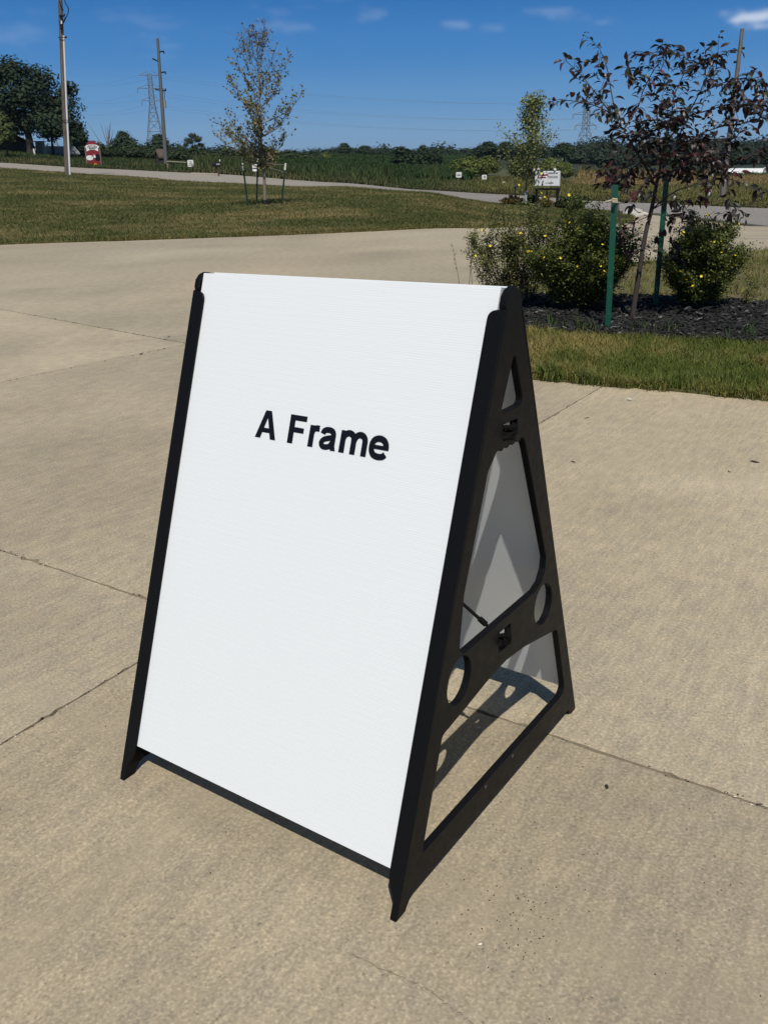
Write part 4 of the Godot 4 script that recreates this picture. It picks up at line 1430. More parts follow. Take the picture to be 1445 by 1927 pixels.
func roadside() -> void:
	# red barn shaped board
	var d := 71.0
	var p := gnd(179, d, 318)
	var t := thing("barn_sign", "red barn shaped board with white banner reading CRITTER BARN", "sign", p, 0.12)
	var H := at(178, 264, d).y - p.y
	var k := 67.0 / FOC
	var hw := 11.6 * k
	var outline := PackedVector2Array([Vector2(-hw, 0.12), Vector2(hw, 0.12), Vector2(hw, H * 0.72), Vector2(hw * 1.05, H * 0.78), Vector2(hw * 0.62, H * 0.93), Vector2(0, H), Vector2(-hw * 0.62, H * 0.93), Vector2(-hw * 1.05, H * 0.78), Vector2(-hw, H * 0.72)])
	var mb := MB.new()
	mb.prism(outline, [], 0.05, 0.006, Transform3D(Basis(), Vector3(0, 0, 0.05)))
	obj("board", mb, M.red, t)
	for s in [-1.0, 1.0]:
		mb = MB.new()
		mb.box(Transform3D(Basis(), Vector3(s * (hw + 0.05), H * 0.36, -0.02)), Vector3(0.09, H * 0.78, 0.09))
		obj("post", mb, flat(Color(0.16, 0.13, 0.10), 0.9), t)
	# banner, bent upwards
	var top := PackedVector2Array(); var bot := PackedVector2Array()
	for i in 13:
		var u := i / 12.0 * 2.0 - 1.0
		top.append(Vector2(u * hw * 1.12, H * (0.855 - 0.085 * u * u)))
		bot.append(Vector2(u * hw * 0.86 * (1.0 if absf(u) < 0.99 else 1.04), H * (0.655 - 0.075 * u * u)))
	bot.reverse()
	top.append_array(PackedVector2Array([Vector2(hw * 0.90, H * 0.69)]))
	top.append_array(bot)
	top.append(Vector2(-hw * 0.90, H * 0.69))
	mb = MB.new()
	mb.prism(top, [], 0.015, 0.003, Transform3D(Basis(), Vector3(0, 0, 0.075)))
	var ban := obj("banner", mb, M.white, t)
	var line := "CRITTER"
	for i in 7:
		var u := (i - 3.0) / 3.0
		var o := words(line[i], H * 0.078, M.ink, ban, Vector3(u * hw * 0.66, H * (0.802 - 0.060 * u * u), 0.079), "letter")
		o.rotation.z = -u * 0.22
	line = "BARN"
	for i in 4:
		var u := (i - 1.5) / 3.0
		words(line[i], H * 0.078, M.ink, ban, Vector3(u * hw * 0.72, H * (0.712 - 0.050 * u * u), 0.079), "letter")
	# plain farm animals on the board
	var blob := func(called: String, c: Vector2, rx: float, ry: float, m: Material, z: float) -> void:
		var q := PackedVector2Array()
		for i in 20:
			var an := TAU * i / 20.0
			q.append(Vector2(c.x + signf(cos(an)) * pow(absf(cos(an)), 0.75) * rx, c.y + signf(sin(an)) * pow(absf(sin(an)), 0.75) * ry))
		var b := MB.new()
		b.prism(q, [], 0.015, 0.003, Transform3D(Basis(), Vector3(0, 0, z)))
		obj(called, b, m, t)
	blob.call("white_pig", Vector2(-hw * 0.55, H * 0.345), hw * 0.52, H * 0.092, M.white, 0.075)
	blob.call("nose", Vector2(-hw * 0.2, H * 0.375), hw * 0.06, H * 0.012, M.red, 0.082)
	blob.call("black_cow", Vector2(hw * 0.62, H * 0.36), hw * 0.42, H * 0.125, M.dark, 0.070)
	blob.call("rabbit", Vector2(hw * 0.22, H * 0.385), hw * 0.17, H * 0.05, M.white, 0.080)
	blob.call("rabbit_ear", Vector2(hw * 0.14, H * 0.44), hw * 0.04, H * 0.03, M.white, 0.080)
	blob.call("rabbit_ear", Vector2(hw * 0.30, H * 0.44), hw * 0.04, H * 0.03, M.white, 0.080)
	blob.call("chick", Vector2(hw * 0.22, H * 0.09), hw * 0.22, H * 0.045, M.yellow, 0.075)
	blob.call("chick_foot", Vector2(hw * 0.28, H * 0.035), hw * 0.05, H * 0.03, M.yellow, 0.078)

	# the entry sign and gate rail
	var s := board_sign("white sign reading DO NOT ENTER beside the gate rail", 361, 66, 301, 314, 0.40)
	var c0: float = s.get_meta("c0"); var c1: float = s.get_meta("c1")
	var bw := c1 - c0
	words("DO", bw * 0.15, M.ink, s, Vector3(0, c0 + bw * 0.76, 0.034))
	words("NOT", bw * 0.15, M.ink, s, Vector3(0, c0 + bw * 0.51, 0.034))
	words("ENTER", bw * 0.15, M.ink, s, Vector3(0, c0 + bw * 0.25, 0.034))
	p = gnd(317, 67, 320)
	t = thing("gate_rail", "thin wooden rail gate between a post and the entry sign", "gate", p)
	mb = MB.new()
	var gh := at(317, 303, 67).y - p.y
	mb.box(Transform3D(Basis(), Vector3(0, gh * 0.5 - 0.1, 0)), Vector3(0.10, gh + 0.2, 0.10))
	obj("post", mb, flat(Color(0.17, 0.15, 0.11), 0.9), t)
	mb = MB.new()
	var e := at(352, 306, 66.5) - p
	mb.tube([Vector3(0, gh * 0.95, 0.06), e], [0.045, 0.04], 6)
	obj("rail", mb, flat(Color(0.26, 0.23, 0.17), 0.9), t)
	# mailbox
	p = gnd(409, 56, 331)
	t = thing("mailbox", "black mailbox on a leaning wooden post by the roadside", "mailbox", p, 0.35)
	var mh := at(406, 314, 56).y - p.y
	mb = MB.new()
	mb.tube([Vector3(0.12, -0.1, 0), Vector3(0.05, mh * 0.6, 0), Vector3(0, mh, 0)], [0.05, 0.05, 0.05], 6)
	obj("post", mb, flat(Color(0.10, 0.055, 0.04), 0.9), t)
	mb = MB.new()
	var arch := PackedVector2Array([Vector2(-0.13, 0), Vector2(0.13, 0), Vector2(0.13, 0.14)])
	for i in range(1, 9):
		arch.append(Vector2(cos(PI * i / 9.0) * 0.13, 0.14 + sin(PI * i / 9.0) * 0.13))
	arch.append(Vector2(-0.13, 0.14))
	mb.prism(arch, [], 0.46, 0.006, Transform3D(Basis(Vector3.UP, PI * 0.5), Vector3(0.22, mh, 0)))
	obj("box", mb, M.dark, t)
	mb = MB.new()
	mb.box(Transform3D(Basis(), Vector3(0.08, mh + 0.14, 0.133)), Vector3(0.2, 0.07, 0.004))
	obj("number_plate", mb, flat(Color(0.35, 0.35, 0.35), 0.5), t)
	mb = MB.new()
	mb.box(Transform3D(Basis(), Vector3(0.2, mh + 0.34, 0.1)), Vector3(0.05, 0.1, 0.01))
	obj("flag", mb, M.white, t)
	# arrow signs
	s = board_sign("white sign with black arrow seen beside the staked tree trunk", 481, 58, 309, 322.5, 0.30)
	c0 = s.get_meta("c0"); c1 = s.get_meta("c1"); bw = c1 - c0
	text_bar(s, 0.22, c0 + bw * 0.66, bw * 0.09)
	arrow(s, 0.24, c0 + bw * 0.40, bw * 0.12, true)
	s = board_sign("white sign with black arrow on the thin stake before the willow bushes", 863, 70, 324, 334, 0.40)
	c0 = s.get_meta("c0"); c1 = s.get_meta("c1"); bw = c1 - c0
	text_bar(s, 0.26, c0 + bw * 0.62, bw * 0.12)
	arrow(s, 0.30, c0 + bw * 0.36, bw * 0.12, true)
	s = board_sign("small square white sign right of the arrow sign", 911, 74, 329, 337.5, 0.36)
	c0 = s.get_meta("c0"); c1 = s.get_meta("c1"); bw = c1 - c0
	mb = MB.new()
	mb.box(Transform3D(Basis(), Vector3(0.02, c0 + bw * 0.55, 0.034)), Vector3(0.10, bw * 0.4, 0.003))
	mb.tri(Vector3(-0.07, c0 + bw * 0.6, 0.0355), Vector3(0.02, c0 + bw * 0.86, 0.0355), Vector3(0.11, c0 + bw * 0.6, 0.0355))
	obj("printed_mark", mb, flat(Color(0.14, 0.15, 0.17), 0.6), s)
	text_bar(s, 0.22, c0 + bw * 0.26, bw * 0.07)
	# hydrant and yellow marker across the road
	p = gnd(947, 64, 350)
	t = thing("fire_hydrant", "yellow fire hydrant with white cap in the grass across the road", "hydrant", p)
	mb = MB.new()
	var yh := at(947, 341.5, 64).y - p.y
	mb.tube([Vector3(0, -0.05, 0), Vector3(0, yh * 0.7, 0)], [0.10, 0.10], 10)
	mb.tube([Vector3(-0.17, yh * 0.52, 0), Vector3(0.17, yh * 0.52, 0)], [0.06, 0.06], 8)
	obj("body", mb, M.yellow, t)
	mb = MB.new()
	mb.tube([Vector3(0, yh * 0.66, 0), Vector3(0, yh * 0.86, 0), Vector3(0, yh * 0.98, 0), Vector3(0, yh, 0)], [0.15, 0.14, 0.08, 0.02], 10)
	obj("cap", mb, flat(Color(0.75, 0.70, 0.55), 0.5), t)
	# white cabinet sign on a black frame
	d = 37.0
	p = gnd(1027, d, 392)
	t = thing("cabinet_sign", "white box sign on black legs in the shrub bed by the road", "sign", p, -0.42)
	var kk := 35.2 / FOC
	var y0 := at(1027, 350, d).y - p.y; var y1 := at(1027, 322, d).y - p.y
	mb = MB.new()
	var W := 0.96
	var face := PackedVector2Array([Vector2(-W * .5, y0), Vector2(W * .5, y0), Vector2(W * .5, y1), Vector2(-W * .5, y1)])
	mb.prism(face, [], 0.16, 0.012, Transform3D(Basis(), Vector3(0, 0, 0.08)))
	obj("cabinet", mb, flat(Color(0.74, 0.75, 0.77), 0.45), t)
	for x in [-0.40, 0.0, 0.42]:
		mb = MB.new()
		var th := 0.085 if x != 0.0 else 0.05
		mb.box(Transform3D(Basis(), Vector3(x, y0 * 0.5 - 0.13, 0)), Vector3(th, y0 + 0.1, th))
		obj("leg", mb, M.dark, t)
	mb = MB.new()
	mb.box(Transform3D(Basis(), Vector3(0.01, y0 - 0.115, 0.002)), Vector3(0.96, 0.075, 0.10))
	obj("cross_bar", mb, M.dark, t)
	var hh := y1 - y0
	for q in [[0.22, 0.86, 0.44, 0.10], [0.22, 0.66, 0.42, 0.05], [0.22, 0.56, 0.40, 0.06], [0.06, 0.20, 0.24, 0.04], [0.20, 0.21, 0.16, 0.09]]:
		text_bar(t, q[2], y0 + hh * q[1], hh * q[3], q[0], 0.083, Color(0.10, 0.10, 0.14))
	mb = MB.new()
	mb.box(Transform3D(Basis(Vector3(0, 0, 1), 0.12), Vector3(-0.10, y0 + hh * 0.73, 0.083)), Vector3(0.28, hh * 0.09, 0.004))
	mb.box(Transform3D(Basis(Vector3(0, 0, 1), -0.05), Vector3(-0.18, y0 + hh * 0.58, 0.083)), Vector3(0.26, hh * 0.08, 0.004))
	obj("red_emblem", mb, M.red, t)
	mb = MB.new()
	mb.tube([Vector3(-0.17, y0 + hh * 0.06, 0.083), Vector3(-0.165, y0 + hh * 0.22, 0.083), Vector3(-0.15, y0 + hh * 0.36, 0.083)], [0.035, 0.018, 0.03], 6)
	obj("dark_emblem", mb, M.ink, t)
	for x in [-0.52, -0.34, 0.30]:
		mb = MB.new()
		mb.tube([Vector3(x, y1 - 0.02, 0), Vector3(x, y1 + 0.07, 0.05), Vector3(x, y1 + 0.07, 0.13)], [0.02, 0.035, 0.05], 8)
		obj("flood_lamp", mb, M.white, t)
	# stake beside it
	stake("green stake with pale top left of the white box sign", 969, 38, 345, 391, 968, M.green_dark, true)
	# shrubs around the sign
	var sh := [[966, 38.2, 371, 1.0, "rusty yellow shrub growing round the stake left of the white box sign", true], [1002, 37.6, 369, 0.7, "dark shrub under the left end of the white box sign", false], [1026, 36.4, 373, 0.6, "rusty yellow shrub between the legs of the white box sign", true], [1056, 37, 376, 0.75, "olive shrub right of the white box sign", false], [1084, 37, 369, 1.0, "taller dark green shrub, rightmost in the bed by the road", false], [985, 37, 384, 0.6, "low dark plant at the foot of the young pale tree", false]]
	for i in sh.size():
		var q: Array = sh[i]
		var g := gnd(q[0], q[1], 390)
		var hgt := at(q[0], q[2], q[1]).y - g.y
		bush("roadside_shrub", q[4], g, q[3] * 0.5, hgt, 500 + i, 26, 2400, 0.085, Color(0.15, 0.11, 0.025) if q[5] else Color(0.035, 0.058, 0.018), Color(0.32, 0.23, 0.055) if q[5] else Color(0.11, 0.14, 0.04), 0, "shrubs round the white box sign")

func text_bar(parent: Node, w: float, y: float, h: float, x := 0.0, z := 0.034, col := Color(0.03, 0.03, 0.04)) -> void:
	# a row of small print, word by word, too far off to read
	var mb := MB.new()
	var r := RandomNumberGenerator.new(); r.seed = int(w * 1000 + y * 777)
	var at_x := x - w * 0.5
	var stop := x + w * 0.5
	while at_x < stop - h * 0.3:
		var lw := minf(h * r.randf_range(0.45, 0.75), stop - at_x)
		mb.box(Transform3D(Basis(), Vector3(at_x + lw * 0.5, y, z)), Vector3(lw, h, 0.003))
		at_x += lw + h * (0.18 if r.randf() > 0.2 else 0.5)
	obj("small_print", mb, flat(col, 0.6), parent)

func stake(label: String, px: float, d: float, py_top: float, py_foot: float, px_foot: float, m: Material, white_top := false, group := "") -> Node3D:
	var p := gnd(px_foot, d, py_foot)
	var top := at(px, py_top, d) - p
	var t := thing("stake", label, "stake", p, 0.0, group)
	var w := 0.040
	var prof := PackedVector2Array([Vector2(-w * .5, -0.006), Vector2(w * .5, -0.006), Vector2(w * .5, 0.0), Vector2(0.004, 0.003), Vector2(0.004, 0.024), Vector2(-0.004, 0.024), Vector2(-0.004, 0.003), Vector2(-w * .5, 0)])
	var ax := top.normalized()
	var bx := Vector3.RIGHT.slide(ax).normalized()
	var bz := bx.cross(ax)
	var split := 0.84 if white_top else 1.0
	var mb := MB.new()
	mb.prism(prof, [], top.length() * split + 0.15, 0.001, Transform3D(Basis(bx, bz * -1.0, ax), top * split))
	obj("post", mb, m, t)
	if white_top:
		mb = MB.new()
		mb.prism(prof, [], top.length() * (1.0 - split), 0.001, Transform3D(Basis(bx * 1.05, bz * -1.05, ax), top))
		obj("white_tip", mb, flat(Color(0.60, 0.62, 0.58), 0.5), t)
	if d < 10.0:
		for i in 5:
			var st := MB.new()
			var c := top * (0.14 + i * 0.19)
			st.tube([c + bz * 0.007, c + bz * 0.012], [0.003, 0.002], 6)
			obj("stud", st, flat(Color(0.20, 0.30, 0.26), 0.4), t)
	return t

# ---------------------------------------------------------------- planting
func bush(called: String, label: String, p: Vector3, rx: float, h: float, sd: int, stems: int, leaves: int, leaf: float, c0: Color, c1: Color, flowers: int, group := "", flat_dir := Vector2.ONE, open := 0.0) -> Node3D:
	var r := RandomNumberGenerator.new(); r.seed = sd
	var t := thing(called, label, "shrub", p, 0.0, group)
	var wood := MB.new()
	var ends := []
	var col := Color(0.075, 0.058, 0.042)
	for i in stems:
		var a := r.randf() * TAU
		var q := pow(r.randf(), 0.6)
		var out := Vector3(cos(a) * flat_dir.x, 0, sin(a) * flat_dir.y) * rx * q
		var hh := h * (1.0 - 0.45 * q * q) * r.randf_range(0.72, 1.08)
		var base := out * 0.22 + Vector3(r.randf_range(-.03, .03), 0, r.randf_range(-.03, .03))
		var pts := [base, base.lerp(out, 0.45) + Vector3(0, hh * 0.45, 0), out + Vector3(0, hh, 0)]
		pts = smooth_curve(pts, 3)
		var rad := []
		for k in pts.size():
			rad.append(lerpf(0.0045, 0.001, float(k) / pts.size()) * (h / 0.75))
		wood.tube(pts, rad, 4, col * r.randf_range(0.7, 1.4), false)
		ends.append(pts)
		for k in 4:
			var s: Vector3 = pts[2 + r.randi() % (pts.size() - 2)]
			var tip := s + Vector3(r.randfn() * 0.09, r.randf_range(0.03, 0.14), r.randfn() * 0.09) * h / 0.75
			wood.tube([s, s.lerp(tip, 0.5) + Vector3(0, 0.01, 0), tip], [0.0018, 0.0014, 0.0008], 3, col * r.randf_range(0.8, 1.5), false)
			ends.append([s, tip])
	obj("stems", wood, M.bark, t)
	var fol := MB.new()
	var per := leaves / ends.size()
	for e in ends:
		for i in per:
			var n: int = e.size()
			var u := lerpf(0.18 + open, 1.0, pow(r.randf(), 0.7)) * (n - 1)
			if n == 2:
				u = r.randf()
			var k := mini(int(u), n - 2)
			var c: Vector3 = e[k].lerp(e[k + 1], u - k)
			c += Vector3(r.randfn(), r.randfn() * 0.8, r.randfn()) * (0.030 - 0.014 * open) * h / 0.75
			if c.y < 0.02:
				continue
			var tone := c0.lerp(c1, clampf(r.randf() * 0.75 + 0.3 * noise_a.get_noise_3dv(c * 4.0 + p), 0, 1)) * r.randf_range(0.8, 1.25)
			var dir := Vector3(r.randfn(), r.randfn() * 0.7 + 0.35, r.randfn()).normalized()
			var side := dir.cross(Vector3(r.randf() - .5, r.randf() + .3, r.randf() - .5)).normalized() * leaf * 0.30
			var nn := side.cross(dir).normalized()
			if nn.y < 0:
				nn = -nn
			var len_ := leaf * r.randf_range(0.7, 1.2)
			var i0 := fol.vert(c, nn, tone); fol.vert(c + dir * len_ * .5 + side, nn, tone); fol.vert(c + dir * len_, nn, tone); fol.vert(c + dir * len_ * .5 - side, nn, tone)
			for q in [0, 1, 2, 0, 2, 3]:
				fol.ix.append(i0 + q)
	var fo := obj("foliage", fol, M.leaf, t)
	fo.set_meta("kind", "stuff")
	if flowers > 0:
		var fm := MB.new()
		for k in 5:
			var a := TAU * k / 5.0
			var d := Vector3(cos(a), 0, sin(a)); var s := Vector3(-sin(a), 0, cos(a)) * 0.006
			fm.quad(Vector3.ZERO, d * 0.008 + s + Vector3(0, .001, 0), d * 0.0145 + Vector3(0, .003, 0), d * 0.008 - s + Vector3(0, .001, 0))
		var fmesh := fm.mesh()
		for i in flowers:
			var e: Array = ends[r.randi() % ends.size()]
			var o := obj("flower", fmesh, M.petal, t)
			o.position = e[e.size() - 1] + Vector3(r.randfn() * .02, 0.012, r.randfn() * .02 + 0.02)
			o.position += Vector3(0, 0.012, 0.012)
			var fy := Vector3(r.randf_range(-.7, .5), r.randf_range(.3, 1.0), r.randf_range(.1, .9)).normalized()
			var fx := fy.cross(Vector3(r.randf() - .5, r.randf() - .5, 1)).normalized()
			var fs := r.randf_range(0.6, 1.0)
			o.basis = Basis(fx * fs, fy * fs, fx.cross(fy) * fs)
	return t

func bed_planting() -> void:
	M.petal = flat(Color(0.78, 0.62, 0.02), 0.6)
	var g0 := Color(0.045, 0.068, 0.014); var g1 := Color(0.20, 0.22, 0.050)
	bush("cinquefoil_shrub", "sparse grey-green shrub with few yellow flowers behind the sign's top right corner", Vector3(1.04, 0.03, -7.35), 0.40, 0.74, 601, 30, 16000, 0.021, Color(0.085, 0.096, 0.034), Color(0.25, 0.25, 0.09), 26, "", Vector2(1.0, 0.6), 0.30)
	bush("cinquefoil_shrub", "broad dense green shrub dotted with yellow flowers left of the green post", Vector3(1.52, 0.03, -7.10), 0.40, 0.70, 602, 76, 64000, 0.021, g0, g1, 80, "", Vector2(1.0, 0.75), 0.0)
	bush("cinquefoil_shrub", "round dense green shrub with yellow flowers right of the leaning stems", Vector3(2.46, 0.03, -7.15), 0.315, 0.63, 603, 70, 54000, 0.021, g0, g1, 48, "", Vector2(1.0, 0.8), 0.0)
	bush("cinquefoil_shrub", "little leafy sprig at the mulch edge right of the round shrub", Vector3(2.86, 0.02, -7.25), 0.14, 0.24, 604, 7, 700, 0.014, g0, g1, 0)
	# tall dry stalks and one flowering spire in the sparse shrub
	var st := thing("dry_stalks", "thin dry grass stalks rising left of the sparse shrub", "weed", Vector3(0.70, 0.0, -7.55))
	for q in [[0, 0, .06, .60], [0.05, .02, -.05, .52], [.1, 0, .05, .42], [-0.04, 0, -.09, .50]]:
		var mb := MB.new()
		mb.tube([Vector3(q[0], 0, q[1]), Vector3(q[0] + q[2] * .4, q[3] * .5, q[1]), Vector3(q[0] + q[2], q[3], q[1])], [0.0025, 0.002, 0.001], 4, Color(0.12, 0.095, 0.06))
		for i in 6:
			var u := 0.6 + i * 0.07
			mb.tube([Vector3(q[0] + q[2] * u, q[3] * u, q[1]), Vector3(q[0] + q[2] * u + rr(-.02, .02), q[3] * u + 0.02, q[1])], [0.004, 0.001], 3, Color(0.11, 0.075, 0.06))
		obj("stalk", mb, M.bark, st)
	var sp := thing("flower_spire", "tall green stem with yellow flowers rising above the broad shrub", "weed", Vector3(1.22, 0.03, -7.45))
	for q in [[0, 0.98], [-0.11, 0.93], [0.07, 0.94], [0.03, 0.84]]:
		var mb := MB.new()
		var e := Vector3(q[0] * 1.4, q[1], 0.02)
		mb.tube([Vector3(q[0] * 0.3, 0, 0), Vector3(q[0], q[1] * .55, 0), e], [0.004, 0.003, 0.0015], 4, Color(0.05, 0.065, 0.025))
		for i in 26:
			var u := rr(0.45, 0.97)
			var c := Vector3(q[0] * (0.3 + u), q[1] * u, 0.01)
			var d := Vector3(rr(-1, 1), rr(.1, .9), rr(-1, 1)).normalized() * 0.028
			var s := d.cross(Vector3.UP).normalized() * 0.005
			mb.quad(c, c + d * .5 + s, c + d, c + d * .5 - s, Color(0.045, 0.07, 0.02))
		obj("stem", mb, M.bark, sp)
		for i in 2:
			var fm := MB.new()
			for k in 6:
				var a := TAU * k / 6.0
				var d := Vector3(cos(a), 0.25, sin(a)) * 0.014; var s2 := Vector3(-sin(a), 0, cos(a)) * 0.006
				fm.quad(Vector3.ZERO, d * .55 + s2, d, d * .55 - s2)
			var o := obj("flower", fm, M.petal, sp)
			o.position = e + Vector3(rr(-.02, .02), 0.01 - i * 0.03, 0.01)
			o.rotation = Vector3(0.9, rr(0, 6), 0)
			o.scale = Vector3.ONE * 0.65
	# posts
	var pst := stake("bright green steel post with a tan strap standing in the mulch", 1157, 6.27, 348, 628, 1142, M.green)
	var tie := MB.new()
	var q0 := at(1140, 380, 6.27); var q1 := at(1157, 376, 6.22); var q2 := at(1163, 383, 6.3)
	tie.tube([q0, q1, q2], [0.008, 0.009, 0.007], 6)
	for i in 3:
		tie.tube([at(1151, 374 + i * 3, 6.22), at(1161, 375 + i * 3, 6.22)], [0.006, 0.006], 5)
	var strap_mat := flat(Color(0.42, 0.37, 0.28), 0.8)
	var st2 := thing("tie_strap", "tan webbing strap looped from the green post to the leaning stem", "strap", Vector3.ZERO)
	obj("knot", tie, strap_mat, st2)
	var loop := MB.new()
	var lp := smooth_curve([q2, at(1163, 400, 6.3), at(1168, 430, 6.35), at(1178, 448, 6.4), at(1188, 452, 6.5), at(1198, 441, 6.55), at(1210, 424, 6.6), at(1222, 408, 6.65)], 5)
	var w := 0.011
	for i in lp.size() - 1:
		var a: Vector3 = lp[i]; var b: Vector3 = lp[i + 1]
		var s := Vector3(0.35, 0.25, 0.9).normalized() * w
		loop.quad(a - s, b - s, b + s, a + s)
		loop.quad(a - s + Vector3(0.001, 0.001, 0), a + s + Vector3(0.001, 0.001, 0), b + s + Vector3(0.001, 0.001, 0), b - s + Vector3(0.001, 0.001, 0))
	obj("webbing", loop, strap_mat, st2)
	stake("shaded green steel post right behind the leaning purple-leaved stem", 1254, 7.14, 326, 588, 1231, M.green)

var leaf_shapes := []
func apple_leaf(sd: int) -> ArrayMesh:
	# a pointed leaf one metre long along +x, folded at the midrib, arched and a little curled
	var r := RandomNumberGenerator.new(); r.seed = sd
	var mb := MB.new()
	var n := 6
	var bend := r.randf_range(0.5, 1.3); var fold := r.randf_range(0.15, 0.55); var wide := r.randf_range(0.17, 0.25); var twist := r.randf_range(-0.5, 0.5)
	var rows := []
	for i in n + 1:
		var u := float(i) / n
		var an := bend * u
		var c := Vector3(sin(an) / bend, (cos(an) - 1.0) / bend, 0)
		var w := wide * pow(sin(PI * pow(u, 0.8)), 0.85) if i > 0 and i < n else 0.004
		var f := fold
		var tw := twist * u
		var side := Vector3(0, sin(tw), cos(tw))
		var upv := Vector3(sin(an) * 0.5, cos(an), 0)
		rows.append([c + side * w + upv * w * f, c, c - side * w + upv * w * f])
	for i in n:
		var a: Array = rows[i]; var b: Array = rows[i + 1]
		mb.quad(a[0], b[0], b[1], a[1]); mb.quad(a[1], b[1], b[2], a[2])
	mb.tube([Vector3(-0.28, 0.06, 0), Vector3(-0.12, 0.02, 0), Vector3(0.02, 0, 0)], [0.012, 0.012, 0.012], 3, Color.WHITE, false)
	return mb.mesh()

func crabapple() -> void:
	var base := gnd(1188, 6.64, 610)
	var t := thing("crabapple_tree", "purple-leaved young tree with leaning stem in the mulch bed", "tree", base)
	var o := base
	for i in 7:
		leaf_shapes.append(apple_leaf(900 + i))
	var D := 6.64
	var pt := func(px: float, py: float, dz: float) -> Vector3: return at(px, py, D - dz) - o
	var wood := MB.new()
	var col := Color(0.050, 0.036, 0.032)
	var trunk := smooth_curve([pt.call(1187, 613, 0), pt.call(1193, 570, 0), pt.call(1204, 500, 0), pt.call(1214, 440, 0), pt.call(1225, 395, -.02), pt.call(1234, 350, -.05), pt.call(1243, 310, -.05), pt.call(1250, 270, -.02), pt.call(1258, 225, 0)], 4)
	var rad := []
	for i in trunk.size():
		rad.append(lerpf(0.021, 0.007, float(i) / trunk.size()))
	wood.tube(trunk, rad, 8, col)
	obj("trunk", wood, M.bark, t)
	# [points px,py,depth towards the viewer], radius, leaf density
	var limbs := [
		[[[1234, 350, -.05], [1200, 290, .05], [1172, 245, .1], [1150, 215, .15], [1110, 196, .2], [1055, 187, .22]], .008, 1.0],
		[[[1150, 215, .15], [1120, 175, .1], [1092, 140, .05], [1066, 116, .05]], .005, .8],
		[[[1160, 228, .12], [1150, 175, .0], [1142, 130, -.05], [1128, 92, -.05]], .005, 1.1],
		[[[1172, 245, .1], [1200, 200, 0], [1210, 170, -.1], [1232, 128, -.15], [1262, 88, -.15]], .006, 1.2],
		[[[1210, 170, -.1], [1185, 148, .0], [1180, 140, .1]], .003, .9],
		[[[1232, 150, -.15], [1248, 118, -.1], [1240, 98, -.05], [1220, 105, 0]], .003, .8],
		[[[1250, 270, -.02], [1262, 220, .1], [1268, 180, .15], [1285, 140, .1], [1295, 98, .05]], .006, 1.3],
		[[[1285, 140, .1], [1310, 120, .1], [1335, 108, .1]], .004, 1.1],
		[[[1250, 270, -.02], [1290, 220, -.1], [1315, 175, -.1], [1335, 130, -.15], [1350, 100, -.15]], .006, 1.2],
		[[[1315, 175, -.1], [1350, 160, -.1], [1380, 150, -.05], [1415, 148, 0], [1440, 172, .05]], .005, 1.2],
		[[[1380, 150, -.05], [1400, 178, .05], [1415, 200, .1]], .003, 1.1],
		[[[1290, 220, -.1], [1340, 205, 0], [1375, 195, .1], [1412, 203, .15]], .005, 1.2],
		[[[1243, 310, -.05], [1300, 262, .05], [1350, 240, .1], [1400, 232, .1], [1437, 219, .1]], .006, .8],
		[[[1300, 262, .05], [1345, 262, .15], [1375, 262, .2], [1392, 250, .2]], .004, 1.1],
		[[[1243, 310, -.05], [1215, 275, .2], [1190, 258, .25], [1150, 240, .25]], .005, .9],
		[[[1234, 350, -.05], [1190, 320, .1], [1160, 315, .2], [1135, 330, .25]], .005, 1.2],
		[[[1234, 350, -.05], [1190, 300, -.1], [1160, 280, -.15], [1132, 262, -.2]], .004, .5],
		[[[1243, 310, -.05], [1225, 280, .15], [1212, 262, .2], [1196, 240, .2]], .004, 1.6],
		[[[1246, 300, -.05], [1268, 285, .12], [1290, 270, .2], [1318, 262, .2]], .004, 1.8],
		[[[1238, 335, -.05], [1262, 322, .1], [1285, 322, .15], [1310, 330, .15]], .004, 1.8],
		[[[1250, 280, -.05], [1256, 245, -.2], [1275, 225, -.25], [1296, 212, -.25]], .004, 1.7],
		[[[1236, 345, -.05], [1205, 335, .05], [1180, 330, .1], [1158, 345, .1]], .004, 1.5],
		[[[1234, 340, -.05], [1270, 318, .2], [1310, 300, .3], [1345, 305, .3], [1352, 330, .3]], .006, 1.9],
		[[[1225, 395, -.02], [1270, 360, .2], [1320, 345, .35], [1365, 335, .4], [1425, 360, .45]], .006, .8],
		[[[1365, 335, .4], [1372, 370, .42], [1373, 405, .42]], .003, .8],
		[[[1365, 335, .4], [1400, 300, .4], [1432, 290, .4]], .004, .7],
		[[[1225, 395, -.02], [1270, 375, .1], [1292, 395, .15], [1305, 420, .2]], .004, 1.0],
		[[[1222, 405, -.02], [1195, 420, .1], [1175, 440, .15]], .003, .5],
		[[[1240, 330, -.05], [1215, 345, .2], [1200, 360, .3], [1192, 385, .3]], .004, .9],
		[[[1243, 310, -.05], [1240, 260, .25], [1235, 215, .3], [1245, 190, .3]], .005, 1.2],
		[[[1250, 270, 0], [1280, 290, -.3], [1320, 280, -.35], [1355, 290, -.3]], .005, 1.9],
		[[[1240, 330, -.05], [1210, 310, -.3], [1180, 330, -.3], [1150, 340, -.25]], .005, 1.2],
		[[[1243, 310, -.05], [1262, 280, .3], [1280, 250, .35], [1300, 215, .35]], .005, 1.8],
		[[[1214, 440, 0], [1205, 470, .1], [1195, 480, .12]], .003, .5],
		[[[1231, 370, -.02], [1250, 395, -.2], [1262, 420, -.25], [1258, 470, -.25]], .003, .6],
	]
	var twigs := MB.new()
	var leaves := []
	var r := RandomNumberGenerator.new(); r.seed = 4242
